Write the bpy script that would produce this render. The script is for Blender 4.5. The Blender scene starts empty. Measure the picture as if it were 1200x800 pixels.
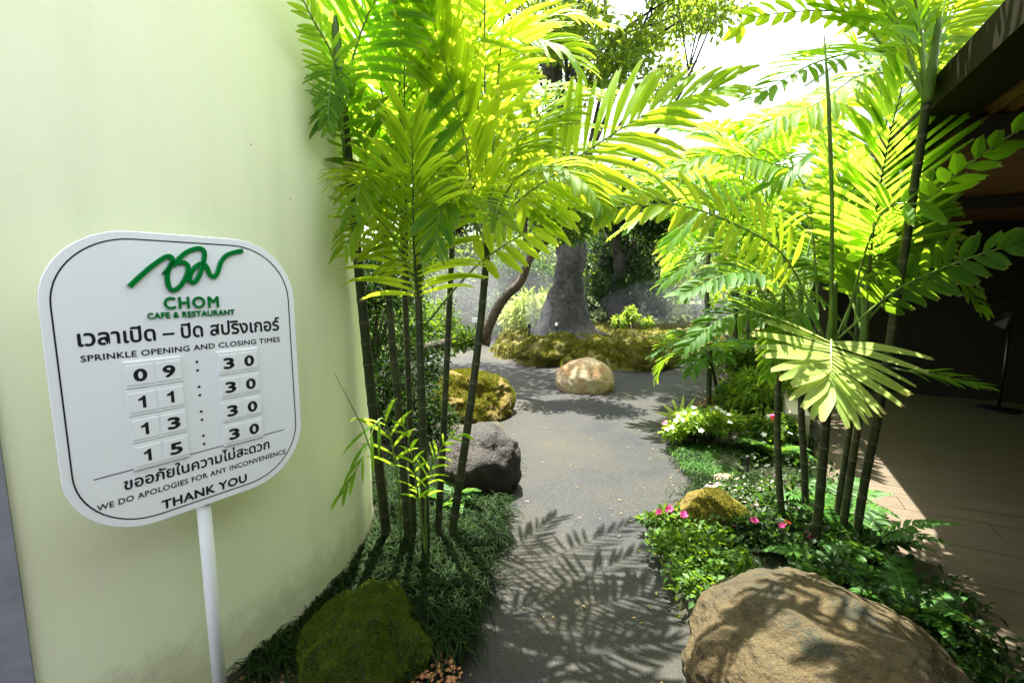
import bpy, math, random
import numpy as np
from mathutils import Vector, Matrix, noise

S = bpy.context.scene
COL = S.collection
R = math.radians

# ------------------------------------------------------------------ camera
PITCH, CAMH, FPX = R(7.2), 1.5, 533.33
cd = bpy.data.cameras.new('camera'); cam = bpy.data.objects.new('camera', cd); COL.objects.link(cam)
cd.sensor_width = 36; cd.lens = 16; cd.clip_end = 500; cd.clip_start = .02
cam.location = (0, 0, CAMH); cam.rotation_euler = (math.pi/2 - PITCH, 0, 0)
S.camera = cam
# ------------------------------------------------------------------ sky + sun
SUN_EL, SUN_AZ = R(72), R(-10)          # azimuth from +Y, positive to the right
w = bpy.data.worlds.new('World'); S.world = w; w.use_nodes = True
nt = w.node_tree; bg = nt.nodes['Background']
sky = nt.nodes.new('ShaderNodeTexSky'); sky.sky_type = 'NISHITA'; sky.sun_disc = False
sky.sun_elevation = SUN_EL; sky.sun_rotation = SUN_AZ
sky.air_density = 1.6; sky.dust_density = 4.0; sky.ozone_density = 1.0
hs = nt.nodes.new('ShaderNodeHueSaturation'); hs.inputs['Saturation'].default_value = .45     # thin white haze in the sky
nt.links.new(sky.outputs[0], hs.inputs['Color']); nt.links.new(hs.outputs[0], bg.inputs[0]); bg.inputs[1].default_value = .09
sd = bpy.data.lights.new('sun', 'SUN'); sun = bpy.data.objects.new('sun', sd); COL.objects.link(sun)
sd.energy = 5; sd.angle = R(.5); sd.color = (1, .95, .86)
sdir = Vector((math.sin(SUN_AZ)*math.cos(SUN_EL), math.cos(SUN_AZ)*math.cos(SUN_EL), math.sin(SUN_EL)))
sun.rotation_euler = sdir.to_track_quat('Z', 'Y').to_euler()
S.view_settings.view_transform = 'Standard'; S.view_settings.look = 'None'
S.view_settings.exposure = 2.66; S.view_settings.gamma = 1
S.render.engine = 'CYCLES'
S.cycles.max_bounces = 8; S.cycles.diffuse_bounces = 5; S.cycles.glossy_bounces = 3
S.cycles.transmission_bounces = 4; S.cycles.transparent_max_bounces = 8

# ------------------------------------------------------------------ helpers
def ray(px, py):
    u = (px-600)/FPX; v = (400-py)/FPX
    return Vector((u, math.cos(PITCH)+v*math.sin(PITCH), -math.sin(PITCH)+v*math.cos(PITCH)))
def at(px, py, d):
    r = ray(px, py); return Vector((0, 0, CAMH)) + r*(d/r.y)
def gnd(px, py, z=0):
    r = ray(px, py); t = (z-CAMH)/r.z; return Vector((r.x*t, r.y*t, z))

class MB:
    def __init__(s): s.v = []; s.f = []; s.uv = []
    def add(s, vs, fs, uv=None):
        b = len(s.v); s.v.extend([tuple(p) for p in vs]); s.f.extend([tuple(i+b for i in f) for f in fs])
        s.uv.extend(uv if uv else [(0, 0)]*len(vs))
    def box(s, c, h, M=None):
        vs = [Vector((x*h[0], y*h[1], z*h[2])) for x in (-1, 1) for y in (-1, 1) for z in (-1, 1)]
        if M: vs = [M @ p for p in vs]
        vs = [p + Vector(c) for p in vs]
        s.add(vs, [(0,1,3,2),(4,6,7,5),(0,4,5,1),(2,3,7,6),(0,2,6,4),(1,5,7,3)])
    def tube(s, pts, rad, n=8, caps=True, sq=1):
        pts = [Vector(p) for p in pts]; m = len(pts)
        if not hasattr(rad, '__len__'): rad = [rad]*m
        prev = None; vs = []; uv = []; L = 0
        for i, p in enumerate(pts):
            t = (pts[min(i+1, m-1)] - pts[max(i-1, 0)]).normalized()
            if prev is None:
                a = Vector((0, 0, 1)) if abs(t.z) < .9 else Vector((1, 0, 0))
                x = t.cross(a).normalized()
            else: x = (prev - t*prev.dot(t)).normalized()
            prev = x; y = t.cross(x)
            if i: L += (p-pts[i-1]).length
            for k in range(n):
                a = 2*math.pi*k/n
                vs.append(p + x*math.cos(a)*rad[i] + y*math.sin(a)*rad[i]*sq); uv.append((k/n, L))
        fs = []
        for i in range(m-1):
            for k in range(n):
                a, b = i*n+k, i*n+(k+1) % n
                fs.append((a, b, b+n, a+n))
        if caps: fs.append(tuple(range(n-1, -1, -1))); fs.append(tuple((m-1)*n+k for k in range(n)))
        s.add(vs, fs, uv)
    def prism(s, poly, z0, z1):
        n = len(poly)
        vs = [(x, y, z0) for x, y in poly] + [(x, y, z1) for x, y in poly]
        s.add(vs, [tuple(range(n-1, -1, -1)), tuple(range(n, 2*n))] + [(i, (i+1) % n, (i+1) % n+n, i+n) for i in range(n)])
    def mesh(s, name, mat, smooth=True):
        me = bpy.data.meshes.new(name); me.from_pydata(s.v, [], s.f)
        if any(u != (0, 0) for u in s.uv):
            ul = me.uv_layers.new(name='UVMap')
            idx = np.empty(len(me.loops), np.int32); me.loops.foreach_get('vertex_index', idx)
            ul.data.foreach_set('uv', np.array(s.uv, np.float32)[idx].ravel())
        me.materials.append(mat)
        if smooth: me.polygons.foreach_set('use_smooth', [True]*len(me.polygons))
        me.update(); return me
    def build(s, name, mat, parent=None, smooth=True):
        return link(name, s.mesh(name, mat, smooth), parent)
def link(name, data, parent=None, loc=None):
    o = bpy.data.objects.new(name, data); COL.objects.link(o)
    if parent is not None:
        o.parent = parent
        # children are built in world coordinates: undo the parent's translation chain
        q = parent; off = Vector((0, 0, 0))
        while q is not None: off += q.location; q = q.parent
        o.location = -off
    if loc is not None: o.location = loc
    return o
def tag(o, label, cat, group=None, kind=None):
    if label: o['label'] = label
    if cat: o['category'] = cat
    if group: o['group'] = group
    if kind: o['kind'] = kind
    return o
def empty(name, loc, label, cat, group=None):
    o = bpy.data.objects.new(name, None); COL.objects.link(o); o.location = loc; o.empty_display_size = .1
    return tag(o, label, cat, group)
def npmesh(name, V, F, mat, smooth=False):
    """V (n,3), F (m,k) constant k"""
    me = bpy.data.meshes.new(name); k = F.shape[1]
    me.vertices.add(len(V)); me.vertices.foreach_set('co', V.astype(np.float32).ravel())
    me.loops.add(F.size); me.loops.foreach_set('vertex_index', F.astype(np.int32).ravel())
    me.polygons.add(len(F)); me.polygons.foreach_set('loop_start', np.arange(0, F.size, k, dtype=np.int32))
    me.materials.append(mat); me.update(calc_edges=True)
    if smooth: me.polygons.foreach_set('use_smooth', [True]*len(F))
    return me

# ------------------------------------------------------------------ materials
def mat(name):
    m = bpy.data.materials.new(name); m.use_nodes = True
    return m, m.node_tree.nodes, m.node_tree.links, m.node_tree.nodes['Principled BSDF']
def N(nodes, t, **k):
    n = nodes.new(t)
    for a, b in k.items(): setattr(n, a, b)
    return n
def noisetex(no, li, scale, detail=4, rough=.6, coord='Object'):
    tc = N(no, 'ShaderNodeTexCoord'); t = N(no, 'ShaderNodeTexNoise')
    t.inputs['Scale'].default_value = scale; t.inputs['Detail'].default_value = detail; t.inputs['Roughness'].default_value = rough
    li.new(tc.outputs[coord], t.inputs['Vector']); return t
def ramp(no, li, src, stops):
    r = N(no, 'ShaderNodeValToRGB'); e = r.color_ramp.elements
    while len(e) < len(stops): e.new(.5)
    for el, (p, c) in zip(e, stops): el.position = p; el.color = (*c, 1)
    li.new(src, r.inputs[0]); return r.outputs[0]
def mixc(no, li, a, b, fac, mode='MIX'):
    m = N(no, 'ShaderNodeMix', data_type='RGBA', blend_type=mode)
    for sock, v in ((m.inputs[0], fac), (m.inputs[6], a), (m.inputs[7], b)):
        if isinstance(v, (int, float)): sock.default_value = v
        elif isinstance(v, tuple): sock.default_value = (*v, 1)
        else: li.new(v, sock)
    return m.outputs[2]
def bump(no, li, bs, h, strength=.3, dist=.01, nrm=None):
    b = N(no, 'ShaderNodeBump'); b.inputs['Strength'].default_value = strength; b.inputs['Distance'].default_value = dist
    li.new(h, b.inputs['Height'])
    if nrm: li.new(nrm, b.inputs['Normal'])
    if bs: li.new(b.outputs[0], bs.inputs['Normal'])
    return b.outputs[0]
def plain(name, c, rough=.5, metal=0, var=.08, scale=8, bmp=0):
    m, no, li, bs = mat(name)
    t = noisetex(no, li, scale)
    a = tuple(x*(1-var) for x in c); b = tuple(min(1, x*(1+var)) for x in c)
    li.new(ramp(no, li, t.outputs[0], [(.3, a), (.7, b)]), bs.inputs['Base Color'])
    bs.inputs['Roughness'].default_value = rough; bs.inputs['Metallic'].default_value = metal
    if bmp: bump(no, li, bs, t.outputs[0], bmp, .01)
    return m
def leafmat(name, dark, light, trans, tfac=.5, rough=.38, spec=.5, vein=0):
    """dark/light: reflected colours of individual leaves; trans: colour of light passed through"""
    m, no, li, bs = mat(name)
    geo = N(no, 'ShaderNodeNewGeometry'); oi = N(no, 'ShaderNodeObjectInfo')
    ad = N(no, 'ShaderNodeMath', operation='ADD'); li.new(geo.outputs['Random Per Island'], ad.inputs[0]); li.new(oi.outputs['Random'], ad.inputs[1])
    fr = N(no, 'ShaderNodeMath', operation='FRACT'); li.new(ad.outputs[0], fr.inputs[0])
    c = ramp(no, li, fr.outputs[0], [(0, dark), (1, light)])
    t = noisetex(no, li, 9, 3)
    c = mixc(no, li, c, (light[0]*1.5, light[1]*1.25, light[2]), ramp(no, li, t.outputs[0], [(.55, (0, 0, 0)), (.8, (.6, .6, .6))]))
    # dry brown flecks and tips
    t3 = noisetex(no, li, 34, 2)
    c = mixc(no, li, c, (.16, .11, .03), ramp(no, li, t3.outputs[0], [(.70, (0, 0, 0)), (.76, (.7, .7, .7))]))
    li.new(c, bs.inputs['Base Color'])
    bs.inputs['Roughness'].default_value = rough; bs.inputs['Specular IOR Level'].default_value = spec
    tr = N(no, 'ShaderNodeBsdfTranslucent')
    tc = mixc(no, li, tuple(x*.72 for x in trans), trans, fr.outputs[0]); li.new(tc, tr.inputs[0])
    mx = N(no, 'ShaderNodeMixShader'); mx.inputs[0].default_value = tfac
    li.new(bs.outputs[0], mx.inputs[1]); li.new(tr.outputs[0], mx.inputs[2])
    out = no['Material Output']; li.new(mx.outputs[0], out.inputs[0])
    if vein:
        u2 = N(no, 'ShaderNodeUVMap'); su = N(no, 'ShaderNodeSeparateXYZ'); li.new(u2.outputs[0], su.inputs[0])
        nz2 = noisetex(no, li, 22, 3); am = N(no, 'ShaderNodeMath', operation='MULTIPLY_ADD'); li.new(nz2.outputs[0], am.inputs[0]); am.inputs[1].default_value = .22; li.new(su.outputs[1], am.inputs[2])
        sb = N(no, 'ShaderNodeMath', operation='SUBTRACT'); li.new(am.outputs[0], sb.inputs[0]); sb.inputs[1].default_value = .45
        tipf = ramp(no, li, sb.outputs[0], [(.58, (0, 0, 0)), (.66, (.75, .75, .75))])
        rib = N(no, 'ShaderNodeMath', operation='COMPARE'); li.new(su.outputs[0], rib.inputs[0]); rib.inputs[1].default_value = .5; rib.inputs[2].default_value = .05
        c2 = mixc(no, li, c, (.40, .30, .12), tipf); li.new(c2, bs.inputs['Base Color'])
        t2_ = mixc(no, li, tc, (.62, .48, .2), tipf)
        rf = N(no, 'ShaderNodeMath', operation='MULTIPLY'); li.new(rib.outputs[0], rf.inputs[0]); rf.inputs[1].default_value = .5
        li.new(mixc(no, li, t2_, tuple(x*.45 for x in trans), rf.outputs[0]), tr.inputs[0])
        uvn = N(no, 'ShaderNodeUVMap'); wv = N(no, 'ShaderNodeTexWave'); wv.inputs['Scale'].default_value = 3.2
        wv.bands_direction = 'X'; wv.inputs['Distortion'].default_value = .3
        li.new(uvn.outputs[0], wv.inputs[0]); nb = bump(no, li, bs, wv.outputs[1], vein, .002)
        li.new(nb, tr.inputs['Normal'])
    return m

M = {}
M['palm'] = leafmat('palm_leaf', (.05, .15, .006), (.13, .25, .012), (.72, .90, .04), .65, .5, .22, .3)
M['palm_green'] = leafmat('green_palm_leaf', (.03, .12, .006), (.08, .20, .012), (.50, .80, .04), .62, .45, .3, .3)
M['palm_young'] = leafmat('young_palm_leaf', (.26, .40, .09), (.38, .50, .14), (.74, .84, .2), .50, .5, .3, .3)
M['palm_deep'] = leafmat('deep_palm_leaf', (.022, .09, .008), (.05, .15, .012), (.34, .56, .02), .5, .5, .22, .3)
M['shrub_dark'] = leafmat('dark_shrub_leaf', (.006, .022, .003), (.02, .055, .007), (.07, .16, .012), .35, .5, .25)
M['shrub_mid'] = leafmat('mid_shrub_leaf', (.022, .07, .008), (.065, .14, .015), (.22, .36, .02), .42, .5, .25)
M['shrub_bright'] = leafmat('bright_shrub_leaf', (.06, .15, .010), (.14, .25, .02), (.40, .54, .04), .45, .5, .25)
M['shrub_pale'] = leafmat('pale_variegated_leaf', (.25, .36, .06), (.45, .50, .16), (.55, .65, .15), .4, .4)
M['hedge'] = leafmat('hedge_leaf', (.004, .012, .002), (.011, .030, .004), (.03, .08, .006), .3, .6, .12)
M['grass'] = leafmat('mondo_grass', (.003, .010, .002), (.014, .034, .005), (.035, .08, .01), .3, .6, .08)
M['fern'] = leafmat('fern_leaf', (.02, .08, .01), (.05, .14, .018), (.18, .34, .03), .4, .5, .25)
M['petal_white'] = leafmat('white_petal', (.75, .75, .72), (.85, .85, .82), (.8, .8, .75), .35, .5, .3)
M['petal_pink'] = leafmat('pink_petal', (.62, .03, .20), (.8, .06, .30), (.8, .05, .3), .35, .5, .3)
M['petal_red'] = leafmat('red_petal', (.55, .03, .03), (.7, .07, .05), (.7, .05, .05), .35, .5, .3)
M['white_paint'] = plain('white_paint', (.87, .89, .88), .35, 0, .02)
M['white_plastic'] = plain('white_plastic', (.90, .92, .92), .25, 0, .015)
M['black_print'] = plain('black_print', (.012, .012, .014), .4, 0, .05)
M['green_acrylic'] = plain('green_acrylic', (.0, .19, .03), .22, 0, .05)
M['dark_metal'] = plain('dark_metal', (.02, .02, .022), .4, .6, .1)
M['chrome'] = plain('chrome', (.08, .08, .08), .35, 1, .05)
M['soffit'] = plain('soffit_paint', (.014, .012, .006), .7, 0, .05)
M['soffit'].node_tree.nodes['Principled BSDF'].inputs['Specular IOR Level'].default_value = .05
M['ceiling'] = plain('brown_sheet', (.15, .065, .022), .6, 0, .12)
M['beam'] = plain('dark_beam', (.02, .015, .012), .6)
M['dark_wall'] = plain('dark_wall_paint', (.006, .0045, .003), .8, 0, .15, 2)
M['cream'] = plain('cream_render', (.36, .32, .24), .8, 0, .06, 5, .2)
M['far_white'] = plain('far_white_render', (.84, .85, .86), .8, 0, .04, 2, .1)
M['grey_wall'] = plain('grey_render', (.25, .255, .28), .85, 0, .10, 9, .6)
M['grout'] = plain('grout', (.06, .05, .04), .9)
M['pebble'] = plain('pebble', (.42, .34, .25), .7, 0, .25, 30, .3)
M['sign_far'] = plain('far_sign_white', (.8, .8, .8), .4)

def m_wall():
    m, no, li, bs = mat('cream_green_plaster')
    t = noisetex(no, li, 1.3, 5); t2 = noisetex(no, li, 60, 4, .7); t3 = noisetex(no, li, 14, 6, .7)
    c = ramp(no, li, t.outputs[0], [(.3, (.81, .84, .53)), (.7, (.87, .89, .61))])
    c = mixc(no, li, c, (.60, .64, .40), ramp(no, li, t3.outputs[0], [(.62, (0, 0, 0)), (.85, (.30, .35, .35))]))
    # streaky rain dirt, strongest in thin vertical bands
    tc = N(no, 'ShaderNodeTexCoord'); mp = N(no, 'ShaderNodeMapping'); mp.inputs['Scale'].default_value = (5, 5, .5)
    li.new(tc.outputs['Object'], mp.inputs[0]); st = N(no, 'ShaderNodeTexNoise'); st.inputs['Scale'].default_value = 1.5; st.inputs['Detail'].default_value = 5
    li.new(mp.outputs[0], st.inputs['Vector'])
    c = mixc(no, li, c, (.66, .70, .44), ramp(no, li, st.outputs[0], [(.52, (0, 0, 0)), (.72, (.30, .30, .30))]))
    vo = N(no, 'ShaderNodeTexVoronoi'); vo.inputs['Scale'].default_value = 7; li.new(tc.outputs['Object'], vo.inputs[0])
    c = mixc(no, li, c, (.12, .11, .07), ramp(no, li, vo.outputs[0], [(.012, (.8, .8, .8)), (.03, (0, 0, 0))]))
    sz = N(no, 'ShaderNodeSeparateXYZ'); li.new(tc.outputs['Object'], sz.inputs[0])
    ds = N(no, 'ShaderNodeMath', operation='MULTIPLY_ADD'); li.new(t3.outputs[0], ds.inputs[0]); ds.inputs[1].default_value = -.32; li.new(sz.outputs[2], ds.inputs[2])
    c = mixc(no, li, c, (.42, .42, .22), ramp(no, li, ds.outputs[0], [(0, (.6, .6, .6)), (.16, (0, 0, 0))]))      # soil splashed on the foot of the wall
    li.new(c, bs.inputs['Base Color']); bs.inputs['Roughness'].default_value = .55
    n1 = bump(no, li, None, t3.outputs[0], .10, .012); bump(no, li, bs, t2.outputs[0], .12, .003, n1)
    return m
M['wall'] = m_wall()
def m_path():
    m, no, li, bs = mat('washed_aggregate_path')
    fine = noisetex(no, li, 230, 2, .8); big = noisetex(no, li, .7, 4, .55); mid = noisetex(no, li, 5, 5, .6)
    vo = N(no, 'ShaderNodeTexVoronoi'); vo.inputs['Scale'].default_value = 190
    tc = N(no, 'ShaderNodeTexCoord'); li.new(tc.outputs['Object'], vo.inputs[0])
    c = ramp(no, li, vo.outputs[1], [(0, (.002, .0025, .0038)), (.5, (.005, .0062, .0082)), (.86, (.019, .022, .025)), (.97, (.085, .087, .087)), (1, (.34, .34, .34))])
    c = mixc(no, li, c, (.036, .033, .017), ramp(no, li, big.outputs[0], [(.38, (0, 0, 0)), (.66, (.65, .65, .65))]))
    c = mixc(no, li, c, (.016, .017, .019), ramp(no, li, mid.outputs[0], [(.52, (0, 0, 0)), (.75, (.45, .45, .45))]))
    li.new(c, bs.inputs['Base Color'])
    rr = ramp(no, li, big.outputs[0], [(.35, (.5, .5, .5)), (.62, (.7, .7, .7))]); li.new(rr, bs.inputs['Roughness']); bs.inputs['Specular IOR Level'].default_value = .25
    bump(no, li, bs, vo.outputs[0], .5, .004)
    return m
M['path'] = m_path()
def m_soil():
    m, no, li, bs = mat('dark_soil')
    t = noisetex(no, li, 25, 6, .7); t2 = noisetex(no, li, 2, 4)
    c = ramp(no, li, t.outputs[0], [(.3, (.008, .006, .004)), (.7, (.045, .03, .018))])
    c = mixc(no, li, c, (.02, .035, .006), ramp(no, li, t2.outputs[0], [(.45, (0, 0, 0)), (.65, (.7, .7, .7))]))
    li.new(c, bs.inputs['Base Color']); bs.inputs['Roughness'].default_value = .9; bump(no, li, bs, t.outputs[0], .8, .02)
    return m
M['soil'] = m_soil()
def m_rock(name, a, b, stain, moss=None, mossamt=.5, up=.3, rough=.75, mossb=None):
    m, no, li, bs = mat(name)
    t = noisetex(no, li, 4, 8, .65); t2 = noisetex(no, li, 2.2, 4); t3 = noisetex(no, li, 55, 5, .75); t4 = noisetex(no, li, 130, 2, .6)
    c = ramp(no, li, t.outputs[0], [(.3, a), (.7, b)])
    c = mixc(no, li, c, stain, ramp(no, li, t2.outputs[0], [(.42, (0, 0, 0)), (.62, (.85, .85, .85))]))
    c = mixc(no, li, c, tuple(min(1, x*1.8) for x in b), ramp(no, li, t4.outputs[0], [(.6, (0, 0, 0)), (.7, (.6, .6, .6))]))
    c = mixc(no, li, c, tuple(x*.3 for x in a), ramp(no, li, t3.outputs[0], [(.3, (.7, .7, .7)), (.45, (0, 0, 0))]))
    if moss:
        geo = N(no, 'ShaderNodeNewGeometry'); sp = N(no, 'ShaderNodeSeparateXYZ'); li.new(geo.outputs['Normal'], sp.inputs[0])
        ma = N(no, 'ShaderNodeMath', operation='MULTIPLY_ADD'); li.new(sp.outputs[2], ma.inputs[0]); ma.inputs[1].default_value = up
        tm = noisetex(no, li, 5, 6, .7); li.new(tm.outputs[0], ma.inputs[2])
        f = ramp(no, li, ma.outputs[0], [(1-mossamt, (0, 0, 0)), (min(1, 1.1-mossamt), (1, 1, 1))])
        mo = ramp(no, li, t3.outputs[0], [(.3, tuple(x*.45 for x in moss)), (.7, mossb or moss)])
        c = mixc(no, li, c, mo, f)
    li.new(c, bs.inputs['Base Color']); bs.inputs['Roughness'].default_value = rough
    n1 = bump(no, li, None, t.outputs[0], .7, .06); n2 = bump(no, li, None, t3.outputs[0], .9, .02, n1); bump(no, li, bs, t4.outputs[0], .5, .006, n2)
    return m
M['rock_tan'] = m_rock('tan_granite', (.014, .011, .003), (.076, .058, .017), (.066, .042, .007), (.020, .024, .006), .36, .12)
M['rock_orange'] = m_rock('pale_orange_boulder', (.24, .185, .11), (.46, .39, .28), (.34, .16, .045))
M['rock_dark'] = m_rock('dark_brown_boulder', (.003, .002, .001), (.010, .0055, .002), (.012, .005, .001), (.01, .016, .003), .30, .15, .5)
M['rock_moss'] = m_rock('moss_covered_rock', (.03, .02, .012), (.07, .05, .025), (.06, .04, .012), (.012, .022, .003), 1.1, .3, .95, (.03, .05, .005))
M['rock_gold'] = m_rock('golden_moss_rock', (.04, .024, .008), (.10, .06, .016), (.12, .055, .008), (.05, .06, .006), .74, .3, .95, (.19, .12, .008))
M['moss_mound'] = m_rock('mossy_bank', (.04, .03, .01), (.11, .08, .024), (.12, .07, .014), (.05, .065, .01), .80, .3, .95, (.17, .14, .02))
M['moss_green'] = m_rock('green_moss_bank', (.025, .03, .01), (.06, .06, .015), (.05, .06, .01), (.03, .055, .008), .85, .3, .95, (.08, .115, .015))
def m_bark(name, a, b, sc=6):
    m, no, li, bs = mat(name)
    t = noisetex(no, li, sc, 8, .7); t2 = noisetex(no, li, 1.1, 3)
    c = ramp(no, li, t.outputs[0], [(.35, a), (.65, b)])
    c = mixc(no, li, c, tuple(x*.4 for x in a), ramp(no, li, t2.outputs[0], [(.45, (0, 0, 0)), (.65, (.7, .7, .7))]))
    li.new(c, bs.inputs['Base Color']); bs.inputs['Roughness'].default_value = .85; bump(no, li, bs, t.outputs[0], .9, .05)
    return m
M['bark_grey'] = m_bark('grey_bark', (.014, .013, .012), (.095, .088, .08), 9)
M['bark_brown'] = m_bark('brown_bark', (.03, .018, .012), (.10, .07, .045), 18)
M['bark_dark'] = m_bark('dark_bark', (.02, .016, .012), (.07, .055, .04), 8)
def m_stem():
    m, no, li, bs = mat('ringed_palm_stem')
    uv = N(no, 'ShaderNodeUVMap'); sp = N(no, 'ShaderNodeSeparateXYZ'); li.new(uv.outputs[0], sp.inputs[0])
    t = noisetex(no, li, 5, 4); t2 = noisetex(no, li, 60, 4, .7)
    md = N(no, 'ShaderNodeMath', operation='PINGPONG'); li.new(sp.outputs[1], md.inputs[0]); md.inputs[1].default_value = .055
    ringf = ramp(no, li, md.outputs[0], [(.0, (1, 1, 1)), (.007, (0, 0, 0))])
    c = ramp(no, li, t.outputs[0], [(.35, (.012, .020, .005)), (.6, (.035, .045, .009)), (.75, (.06, .045, .02))])
    c = mixc(no, li, c, (.02, .018, .01), ramp(no, li, t2.outputs[0], [(.55, (0, 0, 0)), (.75, (.6, .6, .6))]))
    c = mixc(no, li, c, (.11, .10, .06), ringf)
    li.new(c, bs.inputs['Base Color']); bs.inputs['Roughness'].default_value = .5
    bump(no, li, bs, t2.outputs[0], .25, .004)
    return m
M['stem'] = m_stem()
M['crownshaft'] = plain('green_crownshaft', (.07, .13, .015), .4, 0, .3, 12)
M['rachis'] = plain('green_rachis', (.12, .20, .03), .45, 0, .3, 12)
M['rachis_dark'] = plain('dark_rachis', (.05, .06, .02), .5, 0, .3, 12)
def m_plank():
    m, no, li, bs = mat('wood_look_tile')
    oi = N(no, 'ShaderNodeObjectInfo'); tc = N(no, 'ShaderNodeTexCoord'); mp = N(no, 'ShaderNodeMapping')
    mp.inputs['Scale'].default_value = (1.2, 16, 1); li.new(tc.outputs['Object'], mp.inputs[0])
    cmb = N(no, 'ShaderNodeCombineXYZ'); mu = N(no, 'ShaderNodeMath', operation='MULTIPLY'); mu.inputs[1].default_value = 50
    li.new(oi.outputs['Random'], mu.inputs[0]); li.new(mu.outputs[0], cmb.inputs[0]); li.new(cmb.outputs[0], mp.inputs['Location'])
    t = N(no, 'ShaderNodeTexNoise'); t.inputs['Scale'].default_value = 2; t.inputs['Detail'].default_value = 6; t.inputs['Roughness'].default_value = .65
    li.new(mp.outputs[0], t.inputs['Vector'])
    c = ramp(no, li, t.outputs[0], [(.3, (.055, .043, .028)), (.7, (.13, .105, .072))])
    c = mixc(no, li, c, (.08, .062, .042), ramp(no, li, oi.outputs['Random'], [(0, (0, 0, 0)), (1, (.5, .5, .5))]))
    li.new(c, bs.inputs['Base Color']); bs.inputs['Roughness'].default_value = .42
    bump(no, li, bs, t.outputs[0], .15, .003)
    return m
M['plank'] = m_plank()

# ------------------------------------------------------------------ ground, path
def sheet(name, poly, z, m):
    b = MB(); b.add([(x, y, z) for x, y in poly], [tuple(range(len(poly)))])
    return tag(b.build(name, m, smooth=False), None, None, kind='structure')
sheet('ground', [(-90, -60), (90, -60), (90, 140), (-90, 140)], -.012, M['soil'])
sheet('path', [(-9, -5), (8, -5), (8, 13.5), (-9, 13.5)], -.004, M['path'])

# round plaster wall (a drum) and the grey wall beside it
WC, WR, WH = Vector((-2.27, 2.31, 0)), 1.45, 4.6
nrm = (Vector(ray(42, 800).xy).normalized())
o2 = Vector((-WC.x, -WC.y)); d2 = nrm
bq = 2*d2.dot(o2); cq = o2.dot(o2) - WR*WR
tt = (-bq - math.sqrt(bq*bq-4*cq))/2
JP = Vector((d2.x*tt, d2.y*tt)); ja = math.atan2(JP.y-WC.y, JP.x-WC.x)
b = MB(); n = 72; a0, a1 = ja, ja+R(250); th = .2; ring = []
for i in range(n+1):
    a = a0+(a1-a0)*i/n; ring.append((math.cos(a), math.sin(a)))
poly = [(WC.x+WR*c, WC.y+WR*s) for c, s in ring] + [(WC.x+(WR-th)*c, WC.y+(WR-th)*s) for c, s in reversed(ring)]
b.prism(poly, -.02, WH)
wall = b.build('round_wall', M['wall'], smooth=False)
for p in wall.data.polygons: p.use_smooth = abs(p.normal.z) < .5
wall.data.set_sharp_from_angle(angle=R(40))
tag(wall, 'tall pale green plastered wall curving away behind the white sign', 'wall')
tg = Vector((math.sin(ja), -math.cos(ja))); nn = Vector((math.cos(ja), math.sin(ja)))
b = MB()
q = [JP+nn*.012, JP+nn*.012+tg*3.4, JP-nn*.2+tg*3.4, JP-nn*.2]
b.prism([tuple(p) for p in q], -.02, WH)
tag(b.build('grey_wall', M['grey_wall'], smooth=False), 'rough grey rendered wall edge left of the round green wall', 'wall')
def clear_wall(p, m=.012):
    v = Vector((p[0]-WC.x, p[1]-WC.y)); l = v.length
    if l < WR+m:
        v *= (WR+m)/l; return Vector((WC.x+v.x, WC.y+v.y, p[2]))
    return Vector(p)

# ------------------------------------------------------------------ planted beds
def bed(name, poly, h, m, step=.04, edge=.15, nz=.03, seed=0, kind='structure', nsc=3.):
    P = np.array(poly, float); x0, y0 = P.min(0); x1, y1 = P.max(0)
    X, Y = np.meshgrid(np.arange(x0-step, x1+2*step, step), np.arange(y0-step, y1+2*step, step)); sh = X.shape
    x, y = X.ravel(), Y.ravel(); ins = np.zeros(len(x), bool); dist = np.full(len(x), 1e9)
    for i in range(len(P)):
        ax, ay = P[i]; bx, by = P[(i+1) % len(P)]
        if ay != by:
            c = ((ay > y) != (by > y)) & (x < (bx-ax)*(y-ay)/(by-ay)+ax); ins ^= c
        dx, dy = bx-ax, by-ay; t = np.clip(((x-ax)*dx+(y-ay)*dy)/(dx*dx+dy*dy), 0, 1)
        dist = np.minimum(dist, np.hypot(x-ax-t*dx, y-ay-t*dy))
    dist = np.where(ins, dist, -dist)
    nv = np.array([noise.fractal(Vector((a*nsc, b_*nsc, seed)), 1, 2, 4) for a, b_ in zip(x, y)])
    dist = dist + nv*edge*.35
    s = np.clip(dist/edge, 0, 1); s = 1-(1-s)**2
    z = -.03 + s*(h+.03) + nz*nv*s
    Z = z.reshape(sh); V = np.stack([x, y, z], 1)
    idx = np.arange(len(x)).reshape(sh); D = dist.reshape(sh)
    F = np.stack([idx[:-1, :-1], idx[:-1, 1:], idx[1:, 1:], idx[1:, :-1]], -1)
    keep = (np.maximum.reduce([D[:-1, :-1], D[:-1, 1:], D[1:, 1:], D[1:, :-1]]) > -.02)
    F = F[keep]; used = np.unique(F); mp = -np.ones(len(x), int); mp[used] = np.arange(len(used))
    o = link(name, npmesh(name, V[used], mp[F], m, True)); o['kind'] = kind
    return o
EX, EY = .454, .891                       # direction of the building's edge
def LE(L, E, z=0): return Vector((L*EY+E*EX, -L*EX+E*EY, z))
bedL = [(-1.25, 1.0), (-.42, 1.05), (-.32, 1.55), (-.15, 1.81), (-.12, 2.45), (-.04, 3.1), (-.02, 4.15), (-.1, 4.97), (-.39, 5.73), (-.9, 6.5), (-2, 7.2), (-6, 7.5), (-6, 3.9), (-1.6, 3.4)]
bed('left_bed', bedL, .05, M['soil'], .05, .15, .04, 1)
fe = [LE(.60, E) for E in (8.5, 6, 4, 2, .8)]
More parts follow.
